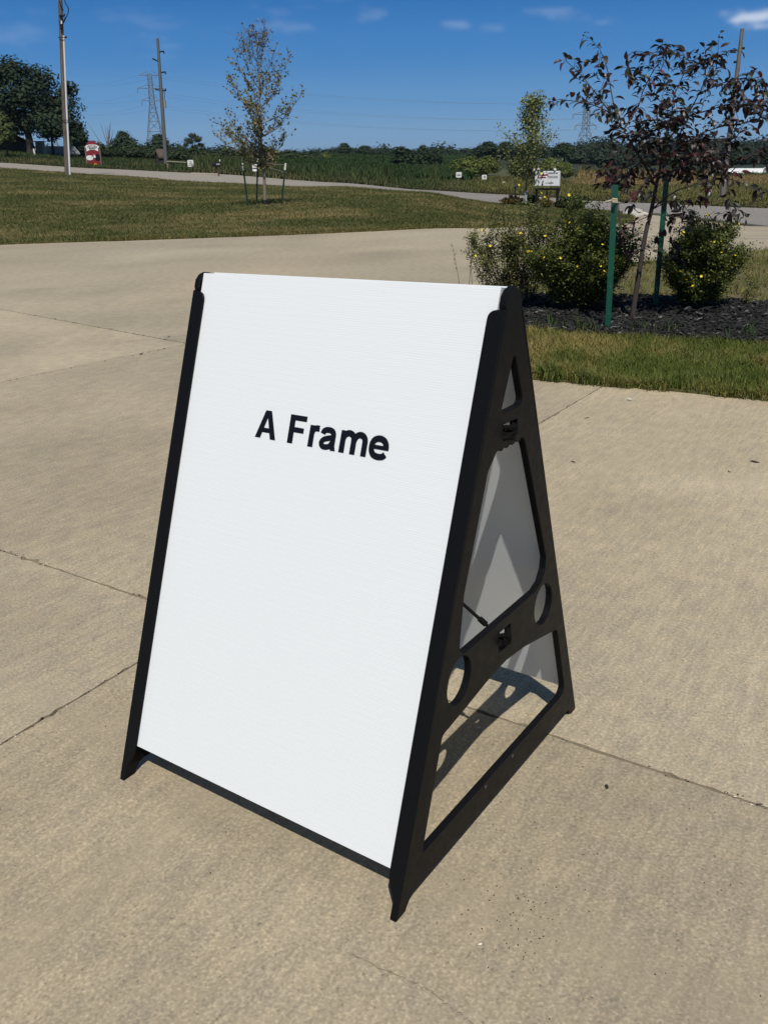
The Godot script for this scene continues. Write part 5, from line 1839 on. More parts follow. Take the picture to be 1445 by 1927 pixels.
	for L in limbs:
		var pts := []
		for q in L[0]:
			pts.append(pt.call(q[0], q[1], q[2]))
		pts = smooth_curve(pts, 5)
		var rd := []
		for i in pts.size():
			rd.append(lerpf(L[1], 0.0016, float(i) / pts.size()))
		twigs.tube(pts, rd, 5, col * 0.9)
		var n := pts.size()
		for i in range(3, n):
			var p: Vector3 = pts[i]
			var dir: Vector3 = (pts[mini(i + 1, n - 1)] - pts[i - 1]).normalized()
			var u := float(i) / n
			# leaves on the limb itself
			if r.randf() < 0.9 * L[2] * smoothstep(0.1, 0.4, u):
				leaves.append([p, dir, r.randf_range(0.050, 0.082)])
			if r.randf() < 0.50 * L[2] * smoothstep(0.08, 0.3, u):
				var a := Vector3(r.randfn() * 0.8, r.randfn() * 0.55 + 0.35, r.randfn() * 0.6).normalized()
				a = (a + dir * 0.6).normalized()
				var ln := r.randf_range(0.05, 0.16)
				var e := p + a * ln + Vector3(0, -0.015, 0)
				twigs.tube([p, p + a * ln * 0.5 + Vector3(0, 0.006, 0), e], [0.0022, 0.0018, 0.001], 4, col)
				var k := int(ln / 0.022) + 1
				for j in k:
					var v := (j + 0.6) / k
					leaves.append([p.lerp(e, v), a, r.randf_range(0.042, 0.074)])
				leaves.append([e, a, r.randf_range(0.05, 0.08)])
		leaves.append([pts[n - 1], (pts[n - 1] - pts[n - 3]).normalized(), 0.075])
	obj("branches", twigs, M.bark, t)
	# materials of the leaves: dark purple-green, wine red, bronze, green
	var tones := [Color(0.020, 0.016, 0.016), Color(0.026, 0.024, 0.018), Color(0.075, 0.016, 0.020), Color(0.040, 0.020, 0.018), Color(0.038, 0.046, 0.020), Color(0.016, 0.019, 0.014)]
	var mats := []
	for c in tones:
		var m := flat(c, 0.42)
		m.backlight_enabled = true
		m.backlight = Color(0.3, 0.16, 0.14)
		mats.append(m)
	leaves.sort_custom(func(a, b): return a[2] > b[2])
	var rest := MB.new()
	for i in leaves.size():
		var q: Array = leaves[i]
		var dir: Vector3 = q[1]
		var out := Vector3(r.randfn(), r.randfn() * 0.5 - 0.25, r.randfn() * 0.8).normalized()
		var x := (out + dir * 0.55).normalized()
		var y := (Vector3.UP * 0.8 + Vector3(r.randfn(), r.randfn(), r.randfn()) * 0.45).slide(x).normalized()
		var z := x.cross(y)
		var s: float = q[2]
		var xf := Transform3D(Basis(x * s, y * s, z * s), q[0] + x * s * 0.25)
		var pick := r.randf()
		var ti := 0 if pick < 0.34 else (1 if pick < 0.55 else (2 if pick < 0.67 else (3 if pick < 0.82 else (4 if pick < 0.90 else 5))))
		var sh: ArrayMesh = leaf_shapes[r.randi() % 7]
		if i < 300:
			var lo := obj("leaf", sh, mats[ti], t)
			lo.transform = xf
		else:
			var arr := sh.surface_get_arrays(0)
			var nb := xf.basis.orthonormalized()
			var b0 := rest.v.size()
			for k in arr[Mesh.ARRAY_VERTEX].size():
				rest.vert(xf * arr[Mesh.ARRAY_VERTEX][k], nb * arr[Mesh.ARRAY_NORMAL][k], tones[ti])
			for k in arr[Mesh.ARRAY_INDEX]:
				rest.ix.append(b0 + k)
	var rm := vmat(0.42)
	rm.backlight_enabled = true
	rm.backlight = Color(0.3, 0.16, 0.14)
	var ro := obj("leaves", rest, rm, t)
	ro.set_meta("kind", "stuff")
	print("crabapple leaves ", leaves.size())

func staked_tree() -> void:
	var D := 23.3
	var base := gnd(499, D, 391)
	var t := thing("staked_tree", "thin young tree with sparse olive leaves held between stakes on the lawn", "tree", base)
	var o := base
	var pt := func(px: float, py: float, dz := 0.0) -> Vector3: return at(px, py, D - dz) - o
	var trunk := smooth_curve([pt.call(499.5, 393), pt.call(498, 350), pt.call(497, 310), pt.call(492, 270), pt.call(490, 220), pt.call(487, 150), pt.call(484, 90), pt.call(480, 40)], 4)
	var rad := []
	for i in trunk.size():
		rad.append(lerpf(0.047, 0.006, pow(float(i) / trunk.size(), 0.7)))
	var mb := MB.new()
	mb.tube(trunk, rad, 8, Color(0.20, 0.175, 0.15))
	obj("trunk", mb, M.bark, t)
	mb = MB.new()
	mb.tube([pt.call(499.5, 392), pt.call(499, 376)], [0.062, 0.058], 10)
	obj("trunk_guard", mb, flat(Color(0.012, 0.012, 0.018), 0.6), t)
	var r := RandomNumberGenerator.new(); r.seed = 55
	var twigs := MB.new(); var fol := MB.new()
	var bc := Color(0.16, 0.135, 0.115)
	var n := trunk.size()
	for i in 46:
		var u := lerpf(0.235, 0.93, pow((i + r.randf()) / 46.0, 1.15))
		var k := int(u * (n - 1))
		var s: Vector3 = trunk[k]
		var py := lerpf(390.0, 40.0, s.y / trunk[n - 1].y)
		# outline of the crown: widest low, narrow at the top
		var half := 1.12 * smoothstep(345.0, 290.0, py) * lerpf(1.0, 0.20, smoothstep(240.0, 70.0, py))
		half = maxf(half, 0.10)
		var a := r.randf() * TAU
		var out := Vector3(cos(a), 0, sin(a) * 0.8) * half * r.randf_range(0.55, 1.05)
		var rise := r.randf_range(0.55, 1.25) * lerpf(0.9, 0.34, smoothstep(230.0, 60.0, py)) * lerpf(1.0, 0.55, smoothstep(240.0, 300.0, py))
		var e := s + out + Vector3(0, rise, 0)
		var mid := s.lerp(e, 0.5) + out * 0.14 - Vector3(0, rise * 0.06, 0)
		var pts := smooth_curve([s, mid, e], 5)
		var rd := []
		for q in pts.size():
			rd.append(lerpf(0.013 * (1.1 - u) + 0.004, 0.0025, float(q) / pts.size()))
		twigs.tube(pts, rd, 4, bc * r.randf_range(0.8, 1.2), false)
		for q in range(2, pts.size()):
			for w in 2:
				var sp: Vector3 = pts[q]
				var tip: Vector3 = sp + Vector3(r.randfn() * 0.14, r.randf_range(0.05, 0.30) * (1.0 if py > 110 else 0.5), r.randfn() * 0.14)
				twigs.tube([sp, tip], [0.004, 0.0018], 3, bc, false)
				var leaves := 4 if py > 150 else 2
				if r.randf() < lerpf(0.62, 0.0, smoothstep(70, 210, py)):
					continue
				for f in leaves:
					var c := sp.lerp(tip, r.randf_range(0.2, 1.0)) + Vector3(r.randfn(), r.randfn(), r.randfn()) * 0.025
					var tone := Color(0.135, 0.135, 0.040).lerp(Color(0.26, 0.19, 0.085), clampf(r.randf() * 0.62 + 0.2 * noise_a.get_noise_3dv(c * 2), 0, 1))
					if py < 130:
						tone = tone.lerp(Color(0.15, 0.07, 0.045), 0.4)
					var d := Vector3(r.randfn(), r.randfn() - 0.3, r.randfn()).normalized() * r.randf_range(0.045, 0.075)
					var sd := d.cross(Vector3(r.randfn(), r.randfn(), r.randfn())).normalized() * 0.026
					fol.quad(c, c + d * .5 + sd, c + d, c + d * .5 - sd, tone * r.randf_range(0.8, 1.2))
	obj("branches", twigs, M.bark, t)
	var fo := obj("leaves", fol, M.leaf, t)
	fo.set_meta("kind", "stuff")
	# mulch ring
	var ring := PackedVector2Array()
	for i in 20:
		var a := TAU * i / 20.0
		ring.append(Vector2(base.x + cos(a) * 0.55 * (1 + 0.15 * sin(a * 3)), base.z + sin(a) * 0.6))
	struct("soil_ring", sheet(ring, 0.5, 0.03, func(_x, _z): return Color(0.035, 0.028, 0.022)), M.soil)
	# stakes and their ties
	stake("dark green stake with white tip left of the young lawn tree", 457, D, 307, 388, 467, M.green_dark, true, "stakes of the young lawn tree")
	stake("dark green stake with white tip right of the young lawn tree", 537.5, D, 307, 391, 530, M.green_dark, true, "stakes of the young lawn tree")
	stake("green stake with white tip showing behind the young lawn tree trunk", 485.5, D + 1.4, 289, 376, 483, M.green_dark, true, "stakes of the young lawn tree")
	var ties := thing("tree_ties", "pale straps running from the lawn tree trunk to its stakes", "straps", Vector3.ZERO)
	for q in [[[537, 310, D], [518, 309.5, D], [500, 306, D]], [[536, 324, D], [515, 318, D], [496, 313, D]], [[459, 317, D], [472, 317.5, D], [484, 316, D], [496, 308, D]], [[486, 313, D + 1.3], [497, 308, D]]]:
		var m2 := MB.new()
		var pts := []; var rd := []
		for s in q:
			pts.append(at(s[0], s[1], s[2])); rd.append(0.008)
		m2.tube(pts, rd, 5)
		obj("strap", m2, flat(Color(0.17, 0.155, 0.125), 0.8), ties)

func young_tree() -> void:
	var D := 37.5
	var base := gnd(992, D, 392)
	var t := thing("young_tree", "slender young tree with pale green leaves beside the white box sign", "tree", base)
	var o := base
	var pt := func(px: float, py: float, dz := 0.0) -> Vector3: return at(px, py, D - dz) - o
	var trunk := smooth_curve([pt.call(990, 394), pt.call(990, 350), pt.call(993, 310), pt.call(997, 260), pt.call(1002, 215), pt.call(1004, 180)], 4)
	var rad := []
	for i in trunk.size():
		rad.append(lerpf(0.05, 0.008, float(i) / trunk.size()))
	var mb := MB.new()
	mb.tube(trunk, rad, 7, Color(0.17, 0.16, 0.13))
	obj("trunk", mb, M.bark, t)
	mb = MB.new()
	mb.tube([pt.call(990, 393), pt.call(989.5, 360)], [0.07, 0.065], 9)
	obj("trunk_wrap", mb, flat(Color(0.45, 0.47, 0.47), 0.7), t)
	mb = MB.new()
	mb.tube([pt.call(990, 396), pt.call(990, 388)], [0.16, 0.12], 9)
	obj("trunk_guard", mb, M.dark, t)
	var r := RandomNumberGenerator.new(); r.seed = 91
	var twigs := MB.new(); var fol := MB.new()
	var n := trunk.size()
	for i in 50:
		var u := lerpf(0.22, 0.97, (i + r.randf()) / 50.0)
		var s: Vector3 = trunk[int(u * (n - 1))]
		var py := lerpf(392.0, 180.0, u)
		var half := 1.35 * smoothstep(385.0, 330.0, py) * lerpf(1.0, 0.35, smoothstep(310.0, 200.0, py))
		if py > 230 and py < 258:
			half *= 0.6
		var a := r.randf() * TAU
		var out := Vector3(cos(a), 0, sin(a)) * half * r.randf_range(0.45, 1.0)
		var e := s + out + Vector3(0, r.randf_range(0.35, 0.85) * lerpf(1.0, 0.1, smoothstep(0.55, 1.0, u)), 0)
		twigs.tube([s, s.lerp(e, 0.5) + out * 0.1, e], [0.014, 0.01, 0.004], 4, Color(0.13, 0.115, 0.09), false)
		for q in 85:
			var v := r.randf_range(0.25, 1.05)
			var c := s.lerp(e, v) + Vector3(r.randfn(), r.randfn(), r.randfn()) * 0.12
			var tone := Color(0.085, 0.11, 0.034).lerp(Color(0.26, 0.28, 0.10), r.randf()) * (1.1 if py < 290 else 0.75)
			var d := Vector3(r.randfn(), r.randfn(), r.randfn()).normalized() * r.randf_range(0.07, 0.115)
			var sd := d.cross(Vector3(r.randfn(), r.randfn(), r.randfn())).normalized() * 0.034
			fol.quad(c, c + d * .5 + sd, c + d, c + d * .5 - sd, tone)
	obj("branches", twigs, M.bark, t)
	var fo := obj("leaves", fol, M.leaf, t)
	fo.set_meta("kind", "stuff")

# ---------------------------------------------------------------- the sign
func round_poly(p: Array, radii: Array, seg := 5) -> PackedVector2Array:
	var out := PackedVector2Array()
	var m := p.size()
	for i in m:
		var c: Vector2 = p[i]
		var a: Vector2 = (p[(i - 1 + m) % m] - c); var b: Vector2 = (p[(i + 1) % m] - c)
		var rd: float = radii[i] if radii.size() > 1 else radii[0]
		if rd <= 0.0:
			out.append(c)
			continue
		var half := absf(a.angle_to(b)) * 0.5
		var cut := minf(rd / tan(half), minf(a.length(), b.length()) * 0.48)
		var s := c + a.normalized() * cut; var e := c + b.normalized() * cut
		for k in seg + 1:
			var u := float(k) / seg
			out.append(s.lerp(c, u).lerp(c.lerp(e, u), u))
	return out

func stroke(mb: MB, pts: Array, w: float, xf: Transform3D) -> void:
	var c := smooth_curve(pts, 9)
	var m := c.size()
	for i in m - 1:
		var t0: Vector2 = (c[mini(i + 1, m - 1)] - c[maxi(i - 1, 0)]).normalized()
		var t1: Vector2 = (c[mini(i + 2, m - 1)] - c[i]).normalized()
		var n0 := Vector2(-t0.y, t0.x) * w * 0.5; var n1 := Vector2(-t1.y, t1.x) * w * 0.5
		flat_poly(mb, PackedVector2Array([c[i] + n0, c[i] - n0, c[i + 1] - n1, c[i + 1] + n1]), xf)

var layer := 0
func flat_poly(mb: MB, p: PackedVector2Array, xf: Transform3D) -> void:
	layer += 1
	xf = xf.translated_local(Vector3(0, 0, 0.0000025 * layer))
	var t := Geometry2D.triangulate_polygon(p)
	for i in range(0, t.size(), 3):
		var a: Vector3 = xf * Vector3(p[t[i]].x, p[t[i]].y, 0); var b: Vector3 = xf * Vector3(p[t[i + 1]].x, p[t[i + 1]].y, 0); var d: Vector3 = xf * Vector3(p[t[i + 2]].x, p[t[i + 2]].y, 0)
		if (d - a).cross(b - a).dot(xf.basis.z) < 0:
			mb.tri(a, d, b)
		else:
			mb.tri(a, b, d)

func settle(mb: MB) -> void:
	# follow the lower left side
	for i in mb.v.size():
		var p := mb.v[i]
		p.y *= lerpf(0.984, 1.0, clampf((p.x + 0.335) / 0.669, 0, 1))
		mb.v[i] = p

func a_frame_sign() -> void:
	var lean := 0.0086 / 0.973
	var t := thing("a_frame_sign", "white A-frame sidewalk sign with black side panels reading A Frame", "sandwich board", Vector3(-0.0592, 0, -1.6172), -0.5996)
	# upright axis leans a hair to the left
	var tilt := Basis(Vector3(1, 0, 0), Vector3(-lean, 1, 0), Vector3(0, 0, 1))
	# the left side stands with its legs spread a little wider, so it is a touch lower
	var low_tilt := Basis(tilt.x, tilt.y * 0.984, tilt.z)
	# side panel outline in (z, y)
	var arc := []
	for i in 9:
		var a := PI * (-0.12 + 1.24 * i / 8.0)
		arc.append(Vector2(0.0045 + cos(a) * 0.0282, 0.948 + sin(a) * 0.0282))
	var outer := PackedVector2Array([Vector2(0.362, 0.0), Vector2(0.360, 0.006)])
	outer.append_array(PackedVector2Array(arc))
	outer.append_array(PackedVector2Array([Vector2(-0.372, 0.006), Vector2(-0.370, 0.0), Vector2(-0.347, 0.0), Vector2(-0.341, 0.008), Vector2(-0.335, 0.011), Vector2(-0.330, 0.020), Vector2(-0.318, 0.022), Vector2(0.306, 0.022), Vector2(0.318, 0.019), Vector2(0.327, 0.010), Vector2(0.334, 0.0)]))
	var handle := round_poly([Vector2(-0.002, 0.874), Vector2(0.041, 0.781), Vector2(-0.041, 0.781)], [0.006, 0.008, 0.012])
	var slot_up := round_poly([Vector2(-0.021, 0.734), Vector2(0.030, 0.734), Vector2(0.030, 0.761), Vector2(-0.021, 0.759)], [0.003])
	var mid: Array = [Vector2(0.165, 0.399), Vector2(0.150, 0.508), Vector2(0.078, 0.695), Vector2(0.052, 0.719)]
	# scalloped grip edge
	for i in 21:
		var u := i / 20.0
		mid.append(Vector2(lerpf(0.042, -0.038, u), 0.7225 - 0.0055 * absf(sin(u * PI * 4.0))))
	mid.append_array([Vector2(-0.048, 0.718), Vector2(-0.061, 0.694), Vector2(-0.166, 0.452), Vector2(-0.164, 0.430), Vector2(-0.150, 0.408), Vector2(-0.125, 0.399)])
	var mid_r := []
	for i in mid.size():
		mid_r.append(0.022 if i == 0 else (0.02 if i == 2 or i == mid.size() - 5 else 0.0))
	mid_r[1] = 0.03
	var middle := round_poly(mid, mid_r)
	var ov := func(cx: float, s: float) -> PackedVector2Array:
		var q := PackedVector2Array()
		for i in 24:
			var a := TAU * i / 24.0
			var v := Vector2(cos(a) * 0.0385, sin(a) * 0.043)
			q.append(Vector2(cx, 0.354) + v.rotated(s * 0.30))
		return q
	var slot_low := round_poly([Vector2(-0.024, 0.337), Vector2(0.021, 0.337), Vector2(0.021, 0.376), Vector2(-0.024, 0.376)], [0.003])
	var low := round_poly([Vector2(0.280, 0.082), Vector2(0.216, 0.276), Vector2(0.142, 0.286), Vector2(0.048, 0.301), Vector2(-0.010, 0.305), Vector2(-0.085, 0.297), Vector2(-0.165, 0.280), Vector2(-0.240, 0.263), Vector2(-0.303, 0.082)], [0.004, 0.010, 0, 0.02, 0.02, 0.02, 0, 0.008, 0.024])
	var holes := [handle, slot_up, middle, ov.call(0.163, 1.0), ov.call(-0.164, -1.0), slot_low, low]
	var th := 0.0135
	var cosf := 0.9453
	for s in [1.0, -1.0]:
		# local x of the panel runs along -z (seen from outside) for the right one
		var mb := MB.new()
		var o2: PackedVector2Array = outer.duplicate()
		var hs := []
		for h in holes:
			hs.append(h.duplicate())
		var xf := Transform3D(low_tilt * Basis(Vector3(0, 0, 1), Vector3(0, 1, 0), Vector3(-1, 0, 0)), Vector3(-0.335, 0, 0))
		if s > 0:
			xf = Transform3D(tilt * Basis(Vector3(0, 0, -1), Vector3(0, 1, 0), Vector3(1, 0, 0)), Vector3(0.334, 0, 0))
			for k in o2.size():
				o2[k].x = -o2[k].x
			for h in hs.size():
				var hh: PackedVector2Array = hs[h]
				for k in hh.size():
					hh[k].x = -hh[k].x
				hs[h] = hh
		mb.prism(o2, hs, th, 0.0014, xf, Color.WHITE, [-0.163, 0.0, 0.163])
		var side := obj("side_panel", mb, M.plastic, t)
		# front and back flanges that hold the boards
		for f in [1.0, -1.0]:
			var sl := 0.345 if f > 0 else 0.368
			var foot := 0.3605 if f > 0 else 0.3725
			var c := 1.0 / sqrt(1.0 + sl * sl)
			var upv := (tilt if s > 0 else low_tilt) * Vector3(0, c, -f * sl * c)
			var nrm := Vector3(0, sl * c, f * c)
			var ux := Vector3(f, 0, 0)   # to the right when seen from outside
			var e: float = s * f               # +1: flange at the right edge as seen from outside
			var ow := 0.3337 if s > 0 else 0.3347
			var fp := [Vector2(e * ow, 0.004), Vector2(e * ow, 1.000), Vector2(e * 0.3045, 0.996), Vector2(e * 0.3050, 0.066)]
			var poly := round_poly(fp, [0.0, 0.003, 0.024, 0.004], 7)
			mb = MB.new()
			mb.prism(poly, [], 0.0045, 0.0010, Transform3D(Basis(ux, upv, nrm), Vector3(0, 0, f * foot) + nrm * 0.0012))
			obj("front_flange" if f > 0 else "back_flange", mb, M.plastic, side)
		for zz in [-0.052, 0.059]:
			mb = MB.new()
			var c2 := tilt * Vector3(0.334 * s, 0.071, zz)
			mb.tube([c2, c2 + Vector3(s * 0.0012, 0, 0)], [0.0042, 0.0036], 10)
			obj("screw", mb, flat(Color(0.10, 0.10, 0.10), 0.35, 0.6), side)
	# the two boards
	for f in [1.0, -1.0]:
		var sl := 0.345 if f > 0 else 0.368
		var foot := 0.3605 if f > 0 else 0.3725
		var c := 1.0 / sqrt(1.0 + sl * sl)
		var upv := tilt * Vector3(0, c, -f * sl * c)
		var nrm := Vector3(0, sl * c, f * c)
		var basis_ := Basis(Vector3(f, 0, 0), upv, nrm)
		var org := Vector3(0, 0, f * foot)
		var top := 1.034 if f > 0 else 1.0395
		var mb := MB.new()
		var bx := Transform3D(basis_, org)
		var bt := bx.translated_local(Vector3(0, 0, -0.0042))
		var nx := 12; var ny := 18
		var gp := func(i: int, j: int, z: float) -> Vector3: return bt * Vector3(lerpf(-0.318, 0.317, float(i) / nx), lerpf(0.0785, top, float(j) / ny), z)
		for i in nx:
			for j in ny:
				mb.quad(gp.call(i, j, 0.0), gp.call(i, j + 1, 0.0), gp.call(i + 1, j + 1, 0.0), gp.call(i + 1, j, 0.0))
				mb.quad(gp.call(i, j, -0.0042), gp.call(i + 1, j, -0.0042), gp.call(i + 1, j + 1, -0.0042), gp.call(i, j + 1, -0.0042))
		for i in nx:
			for j in [0, ny]:
				mb.quad(gp.call(i, j, 0.0), gp.call(i + 1, j, 0.0), gp.call(i + 1, j, -0.0042), gp.call(i, j, -0.0042))
		for j in ny:
			for i in [0, nx]:
				mb.quad(gp.call(i, j, 0.0), gp.call(i, j + 1, 0.0), gp.call(i, j + 1, -0.0042), gp.call(i, j, -0.0042))
		settle(mb)
		var board := obj("sign_board", mb, M.board, t)
		if f > 0:
			# lettering on the front board
			var ink := MB.new()
			var L := bx.translated_local(Vector3(-0.1280, 0.7385, -0.0039))
			var g := func(x: float) -> Transform3D: return L.translated_local(Vector3(x, 0, 0))
			var A: Transform3D = g.call(0.0)
			flat_poly(ink, PackedVector2Array([Vector2(0, 0), Vector2(.0128, 0), Vector2(.0245, .0378), Vector2(.0245, .052), Vector2(.0176, .052)]), A)
			flat_poly(ink, PackedVector2Array([Vector2(.049, 0), Vector2(.0362, 0), Vector2(.0245, .0378), Vector2(.0245, .052), Vector2(.0314, .052)]), A)
			flat_poly(ink, PackedVector2Array([Vector2(.0148, .0110), Vector2(.0342, .0110), Vector2(.0310, .0198), Vector2(.0180, .0198)]), A)
			var F: Transform3D = g.call(0.0760)
			for q in [[0, 0, .0124, .052], [.0124, .0420, .0378, .052], [.0124, .0205, .0340, .0302]]:
				flat_poly(ink, PackedVector2Array([Vector2(q[0], q[1]), Vector2(q[2], q[1]), Vector2(q[2], q[3]), Vector2(q[0], q[3])]), F)
			var R: Transform3D = g.call(0.1225)
			flat_poly(ink, PackedVector2Array([Vector2(0, 0), Vector2(.0116, 0), Vector2(.0116, .039), Vector2(.0005, .039)]), R)
			stroke(ink, [Vector2(.0055, .020), Vector2(.0075, .0290), Vector2(.0125, .0338), Vector2(.0218, .0345)], .0112, R)
			var a2: Transform3D = g.call(0.1455)
			stroke(ink, [Vector2(.0072, .0268), Vector2(.0092, .0320), Vector2(.0165, .0349), Vector2(.0255, .0340), Vector2(.0298, .0295), Vector2(.0303, .0220), Vector2(.0303, .0100), Vector2(.0312, .0048), Vector2(.0330, .0020)], .0108, a2)
			stroke(ink, [Vector2(.0300, .0228), Vector2(.0200, .0206), Vector2(.0108, .0172), Vector2(.0064, .0112), Vector2(.0092, .0060), Vector2(.0152, .0046), Vector2(.0240, .0068), Vector2(.0290, .0130)], .0100, a2)
			flat_poly(ink, PackedVector2Array([Vector2(.0285, .0), Vector2(.0385, .0), Vector2(.0375, .0030), Vector2(.0355, .0065), Vector2(.0285, .0065)]), a2)
			var m2: Transform3D = g.call(0.1910)
			flat_poly(ink, PackedVector2Array([Vector2(0, 0), Vector2(.0116, 0), Vector2(.0116, .039), Vector2(.0005, .039)]), m2)
			stroke(ink, [Vector2(.0055, .0220), Vector2(.0088, .0306), Vector2(.0160, .0352), Vector2(.0240, .0338), Vector2(.0283, .0280), Vector2(.0288, .0200), Vector2(.0288, 0.0)], .0112, m2)
			stroke(ink, [Vector2(.0288, .0220), Vector2(.0321, .0306), Vector2(.0393, .0352), Vector2(.0473, .0338), Vector2(.0516, .0280), Vector2(.0521, .0200), Vector2(.0521, 0.0)], .0112, m2)
			var e2: Transform3D = g.call(0.2520)
			stroke(ink, [Vector2(.0345, .0098), Vector2(.0295, .0054), Vector2(.0200, .0042), Vector2(.0112, .0066), Vector2(.0066, .0130), Vector2(.0058, .0195), Vector2(.0068, .0266), Vector2(.0114, .0325), Vector2(.0202, .0349), Vector2(.0288, .0325), Vector2(.0336, .0266), Vector2(.0348, .0205), Vector2(.0348, .0172)], .0109, e2)
			flat_poly(ink, PackedVector2Array([Vector2(.0060, .0168), Vector2(.0402, .0168), Vector2(.0402, .0236), Vector2(.0060, .0236)]), e2)
			settle(ink)
			obj("lettering", ink, M.ink, board)
	# elastic cords crossed inside, knotted through the slots
	var cord_m := flat(Color(0.006, 0.006, 0.006), 0.8)
	cord_m.metallic_specular = 0.2
	for s in [1.0, -1.0]:
		var mb := MB.new()
		var p0 := tilt * Vector3(s * 0.322, 0.358, 0.0); var p1 := tilt * Vector3(-s * 0.322, 0.745, 0.004)
		mb.tube([p0, p0.lerp(p1, 0.5) - Vector3(0, 0.003, 0), p1], [0.0034, 0.0034, 0.0034], 8)
		mb.tube([p0.lerp(p1, 0.04), p0.lerp(p1, 0.062)], [0.0058, 0.0058], 8)
		obj("elastic_cord", mb, cord_m, t)
		for q in [[0.358, -0.001, 0.0], [0.7435, 0.0045, 1.0]]:
			# a fat knot of doubled cord that fills its slot
			var k := MB.new()
			var c := tilt * Vector3(s * 0.3275, q[0], q[1])
			var hz := 0.021
			for i in 4:
				var y := (i - 1.5) * 0.0062
				var pts := []; var rd := []
				for a in 9:
					var u := a / 8.0 * 2.0 - 1.0
					pts.append(c + Vector3(s * (0.010 * (1.0 - u * u) + 0.003 * sin(i * 2.1 + u * 2.0)), y + 0.003 * sin(u * 2.5 + i * 1.7), u * hz)); rd.append(0.0055 * (1.0 - 0.35 * u * u))
				k.tube(pts, rd, 7)
			if q[2] < 0.5:
				k.tube([c + Vector3(s * .010, .012, .010), c + Vector3(s * .015, 0, 0), c + Vector3(s * .010, -.015, -.010)], [.004, .005, .0035], 7)
				k.tube([c + Vector3(s * .008, -.008, .012), c + Vector3(s * .014, -.004, .016), c + Vector3(s * .012, .006, .013)], [.0035, .004, .003], 6)
			obj("knot", k, cord_m, t)

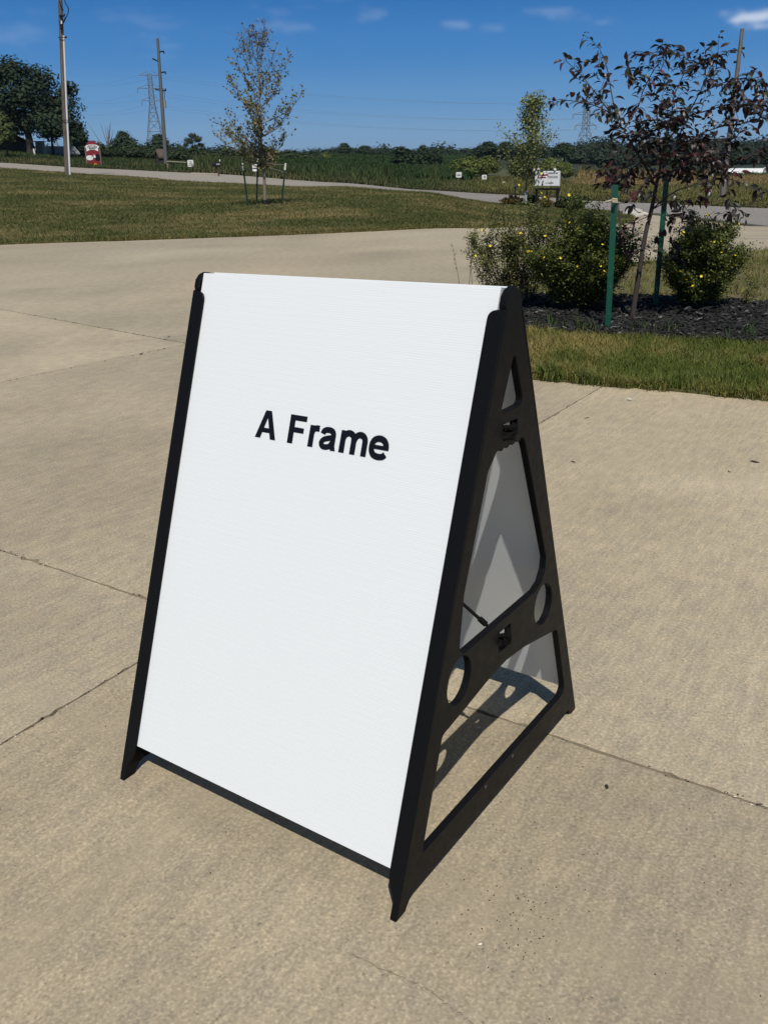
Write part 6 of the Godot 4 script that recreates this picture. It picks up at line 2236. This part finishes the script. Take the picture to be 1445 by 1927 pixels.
# ---------------------------------------------------------------- specks on the concrete
func debris() -> void:
	var items := [[1419, 870, "curled dead leaf on the concrete at the right edge", "leaf", 0.022, Color(0.03, 0.022, 0.015)], [1141, 1482, "small dark pebble right of the sign's back foot", "pebble", 0.006, Color(0.03, 0.025, 0.02)], [1184, 754, "small white pebble near the grass edge", "pebble", 0.014, Color(0.6, 0.58, 0.52)], [1078, 870, "little brown leaf scrap on the right slab", "leaf", 0.012, Color(0.06, 0.045, 0.03)], [1104, 787, "tiny dark twig on the right slab below the grass", "twig", 0.014, Color(0.05, 0.04, 0.03)], [1372, 888, "pale pebble below the dead leaf at right", "pebble", 0.010, Color(0.5, 0.46, 0.38)], [266, 667, "brown leaf scrap on the saw joint left of the sign", "leaf", 0.022, Color(0.07, 0.05, 0.03)], [318, 634, "dark grit clump beside the far joint left of the sign", "leaf", 0.018, Color(0.05, 0.035, 0.025)], [900, 1371, "white grain lying inside the frame on the concrete", "pebble", 0.005, Color(0.6, 0.58, 0.52)], [903, 1778, "white grain in the foreground right of the front foot", "pebble", 0.0035, Color(0.7, 0.68, 0.6)]]
	for q in items:
		var r := ray(q[0], q[1])
		var p := Vector3(0, CAMH, 0) + r * (CAMH / -r.y)
		var mb := MB.new()
		var s: float = q[4]
		if q[3] == "leaf":
			mb.quad(Vector3(-s, .002, 0), Vector3(0, .004, s * .45), Vector3(s, s * .35, 0), Vector3(0, .002, -s * .4))
		elif q[3] == "twig":
			mb.tube([Vector3(-s, .002, 0), Vector3(0, .003, .002), Vector3(s, .002, -.003)], [.0015, .0015, .001], 5)
		else:
			var pts := []; var rd := []
			for i in 7:
				var a := PI * i / 6.0
				pts.append(Vector3(-cos(a) * s, s * .45, 0)); rd.append(maxf(sin(a), 0.05) * s * .55)
			mb.tube(pts, rd, 8)
		var o := obj("dead_leaf" if q[3] == "leaf" else q[3], mb, flat(q[5], 0.8))
		o.position = p
		o.rotation.y = rr(0, 6)
		tag(o, q[2], q[3])
	# dark grit
	var gm := MB.new()
	gm.tube([Vector3(-.001, .0006, 0), Vector3(0, .0008, 0), Vector3(.0012, .0006, 0)], [.0003, .0008, .0003], 5)
	var xfs := []; var cols := []
	for i in 520:
		var p := Vector2(rr(-1.6, 2.4), rr(-4.5, -0.8))
		if i % 3 == 0:
			p = Vector2(rr(0.2, 0.9), rr(-1.9, -0.9))
		if i % 5 == 0:
			var c := Vector2(0.22 + rng.randfn() * 0.05, -1.13 + rng.randfn() * 0.05)
			p = c
		if inside(p, island):
			continue
		xfs.append(placed(Vector3(p.x, 0, p.y), rr(0.5, 1.6)))
		cols.append(Color(0.05, 0.03, 0.018) * rr(0.5, 1.6))
	scatter("grit", gm.mesh(), vmat(0.8), xfs, cols)
	# pale crumbs and dark dirt along the saw cuts
	xfs = []; cols = []
	var chip := MB.new()
	var cp := []
	for k in 7:
		var a := TAU * k / 7.0
		cp.append(Vector3(cos(a) * 0.0042 * rr(0.7, 1.2), 0.0004, sin(a) * 0.0026 * rr(0.7, 1.2)))
	for k in 7:
		chip.tri(Vector3(0, 0.0016, 0), cp[k], cp[(k + 1) % 7])
	var runs := [[Vector2(-1.45, -2.81), Vector2(-0.55, -2.24), 150, 0.6], [Vector2(-1.25, -0.97), Vector2(-0.55, -2.06), 130, 0.35], [Vector2(0.30, -1.68), Vector2(1.1, -1.16), 150, 0.4], [Vector2(0.71, -4.03), Vector2(1.18, -4.76), 40, 0.3], [Vector2(-2.9, -7.45), Vector2(-1.32, -6.1), 160, 0.35], [Vector2(-2.15, -5.0), Vector2(-1.3, -6.06), 170, 0.45]]
	for q in runs:
		var along: Vector2 = (q[1] - q[0]).normalized()
		var across := Vector2(-along.y, along.x)
		for i in int(q[2] * 0.45):
			var u := rng.randf()
			if noise_a.get_noise_1d(u * 9.0 + q[2]) < -0.12:
				continue
			var p: Vector2 = q[0].lerp(q[1], u) + across * rng.randfn() * 0.006
			var far: float = 1.0 + maxf(0.0, -p.y - 3.0) * 0.35
			xfs.append(placed(Vector3(p.x, 0.0005, p.y), rr(0.3, 1.1) * far))
			cols.append(Color(0.50, 0.46, 0.38) * rr(0.8, 1.2) if rng.randf() < q[3] else Color(0.07, 0.055, 0.04) * rr(0.6, 1.6))
	scatter("joint_crumbs", chip.mesh(), vmat(0.9), xfs, cols)
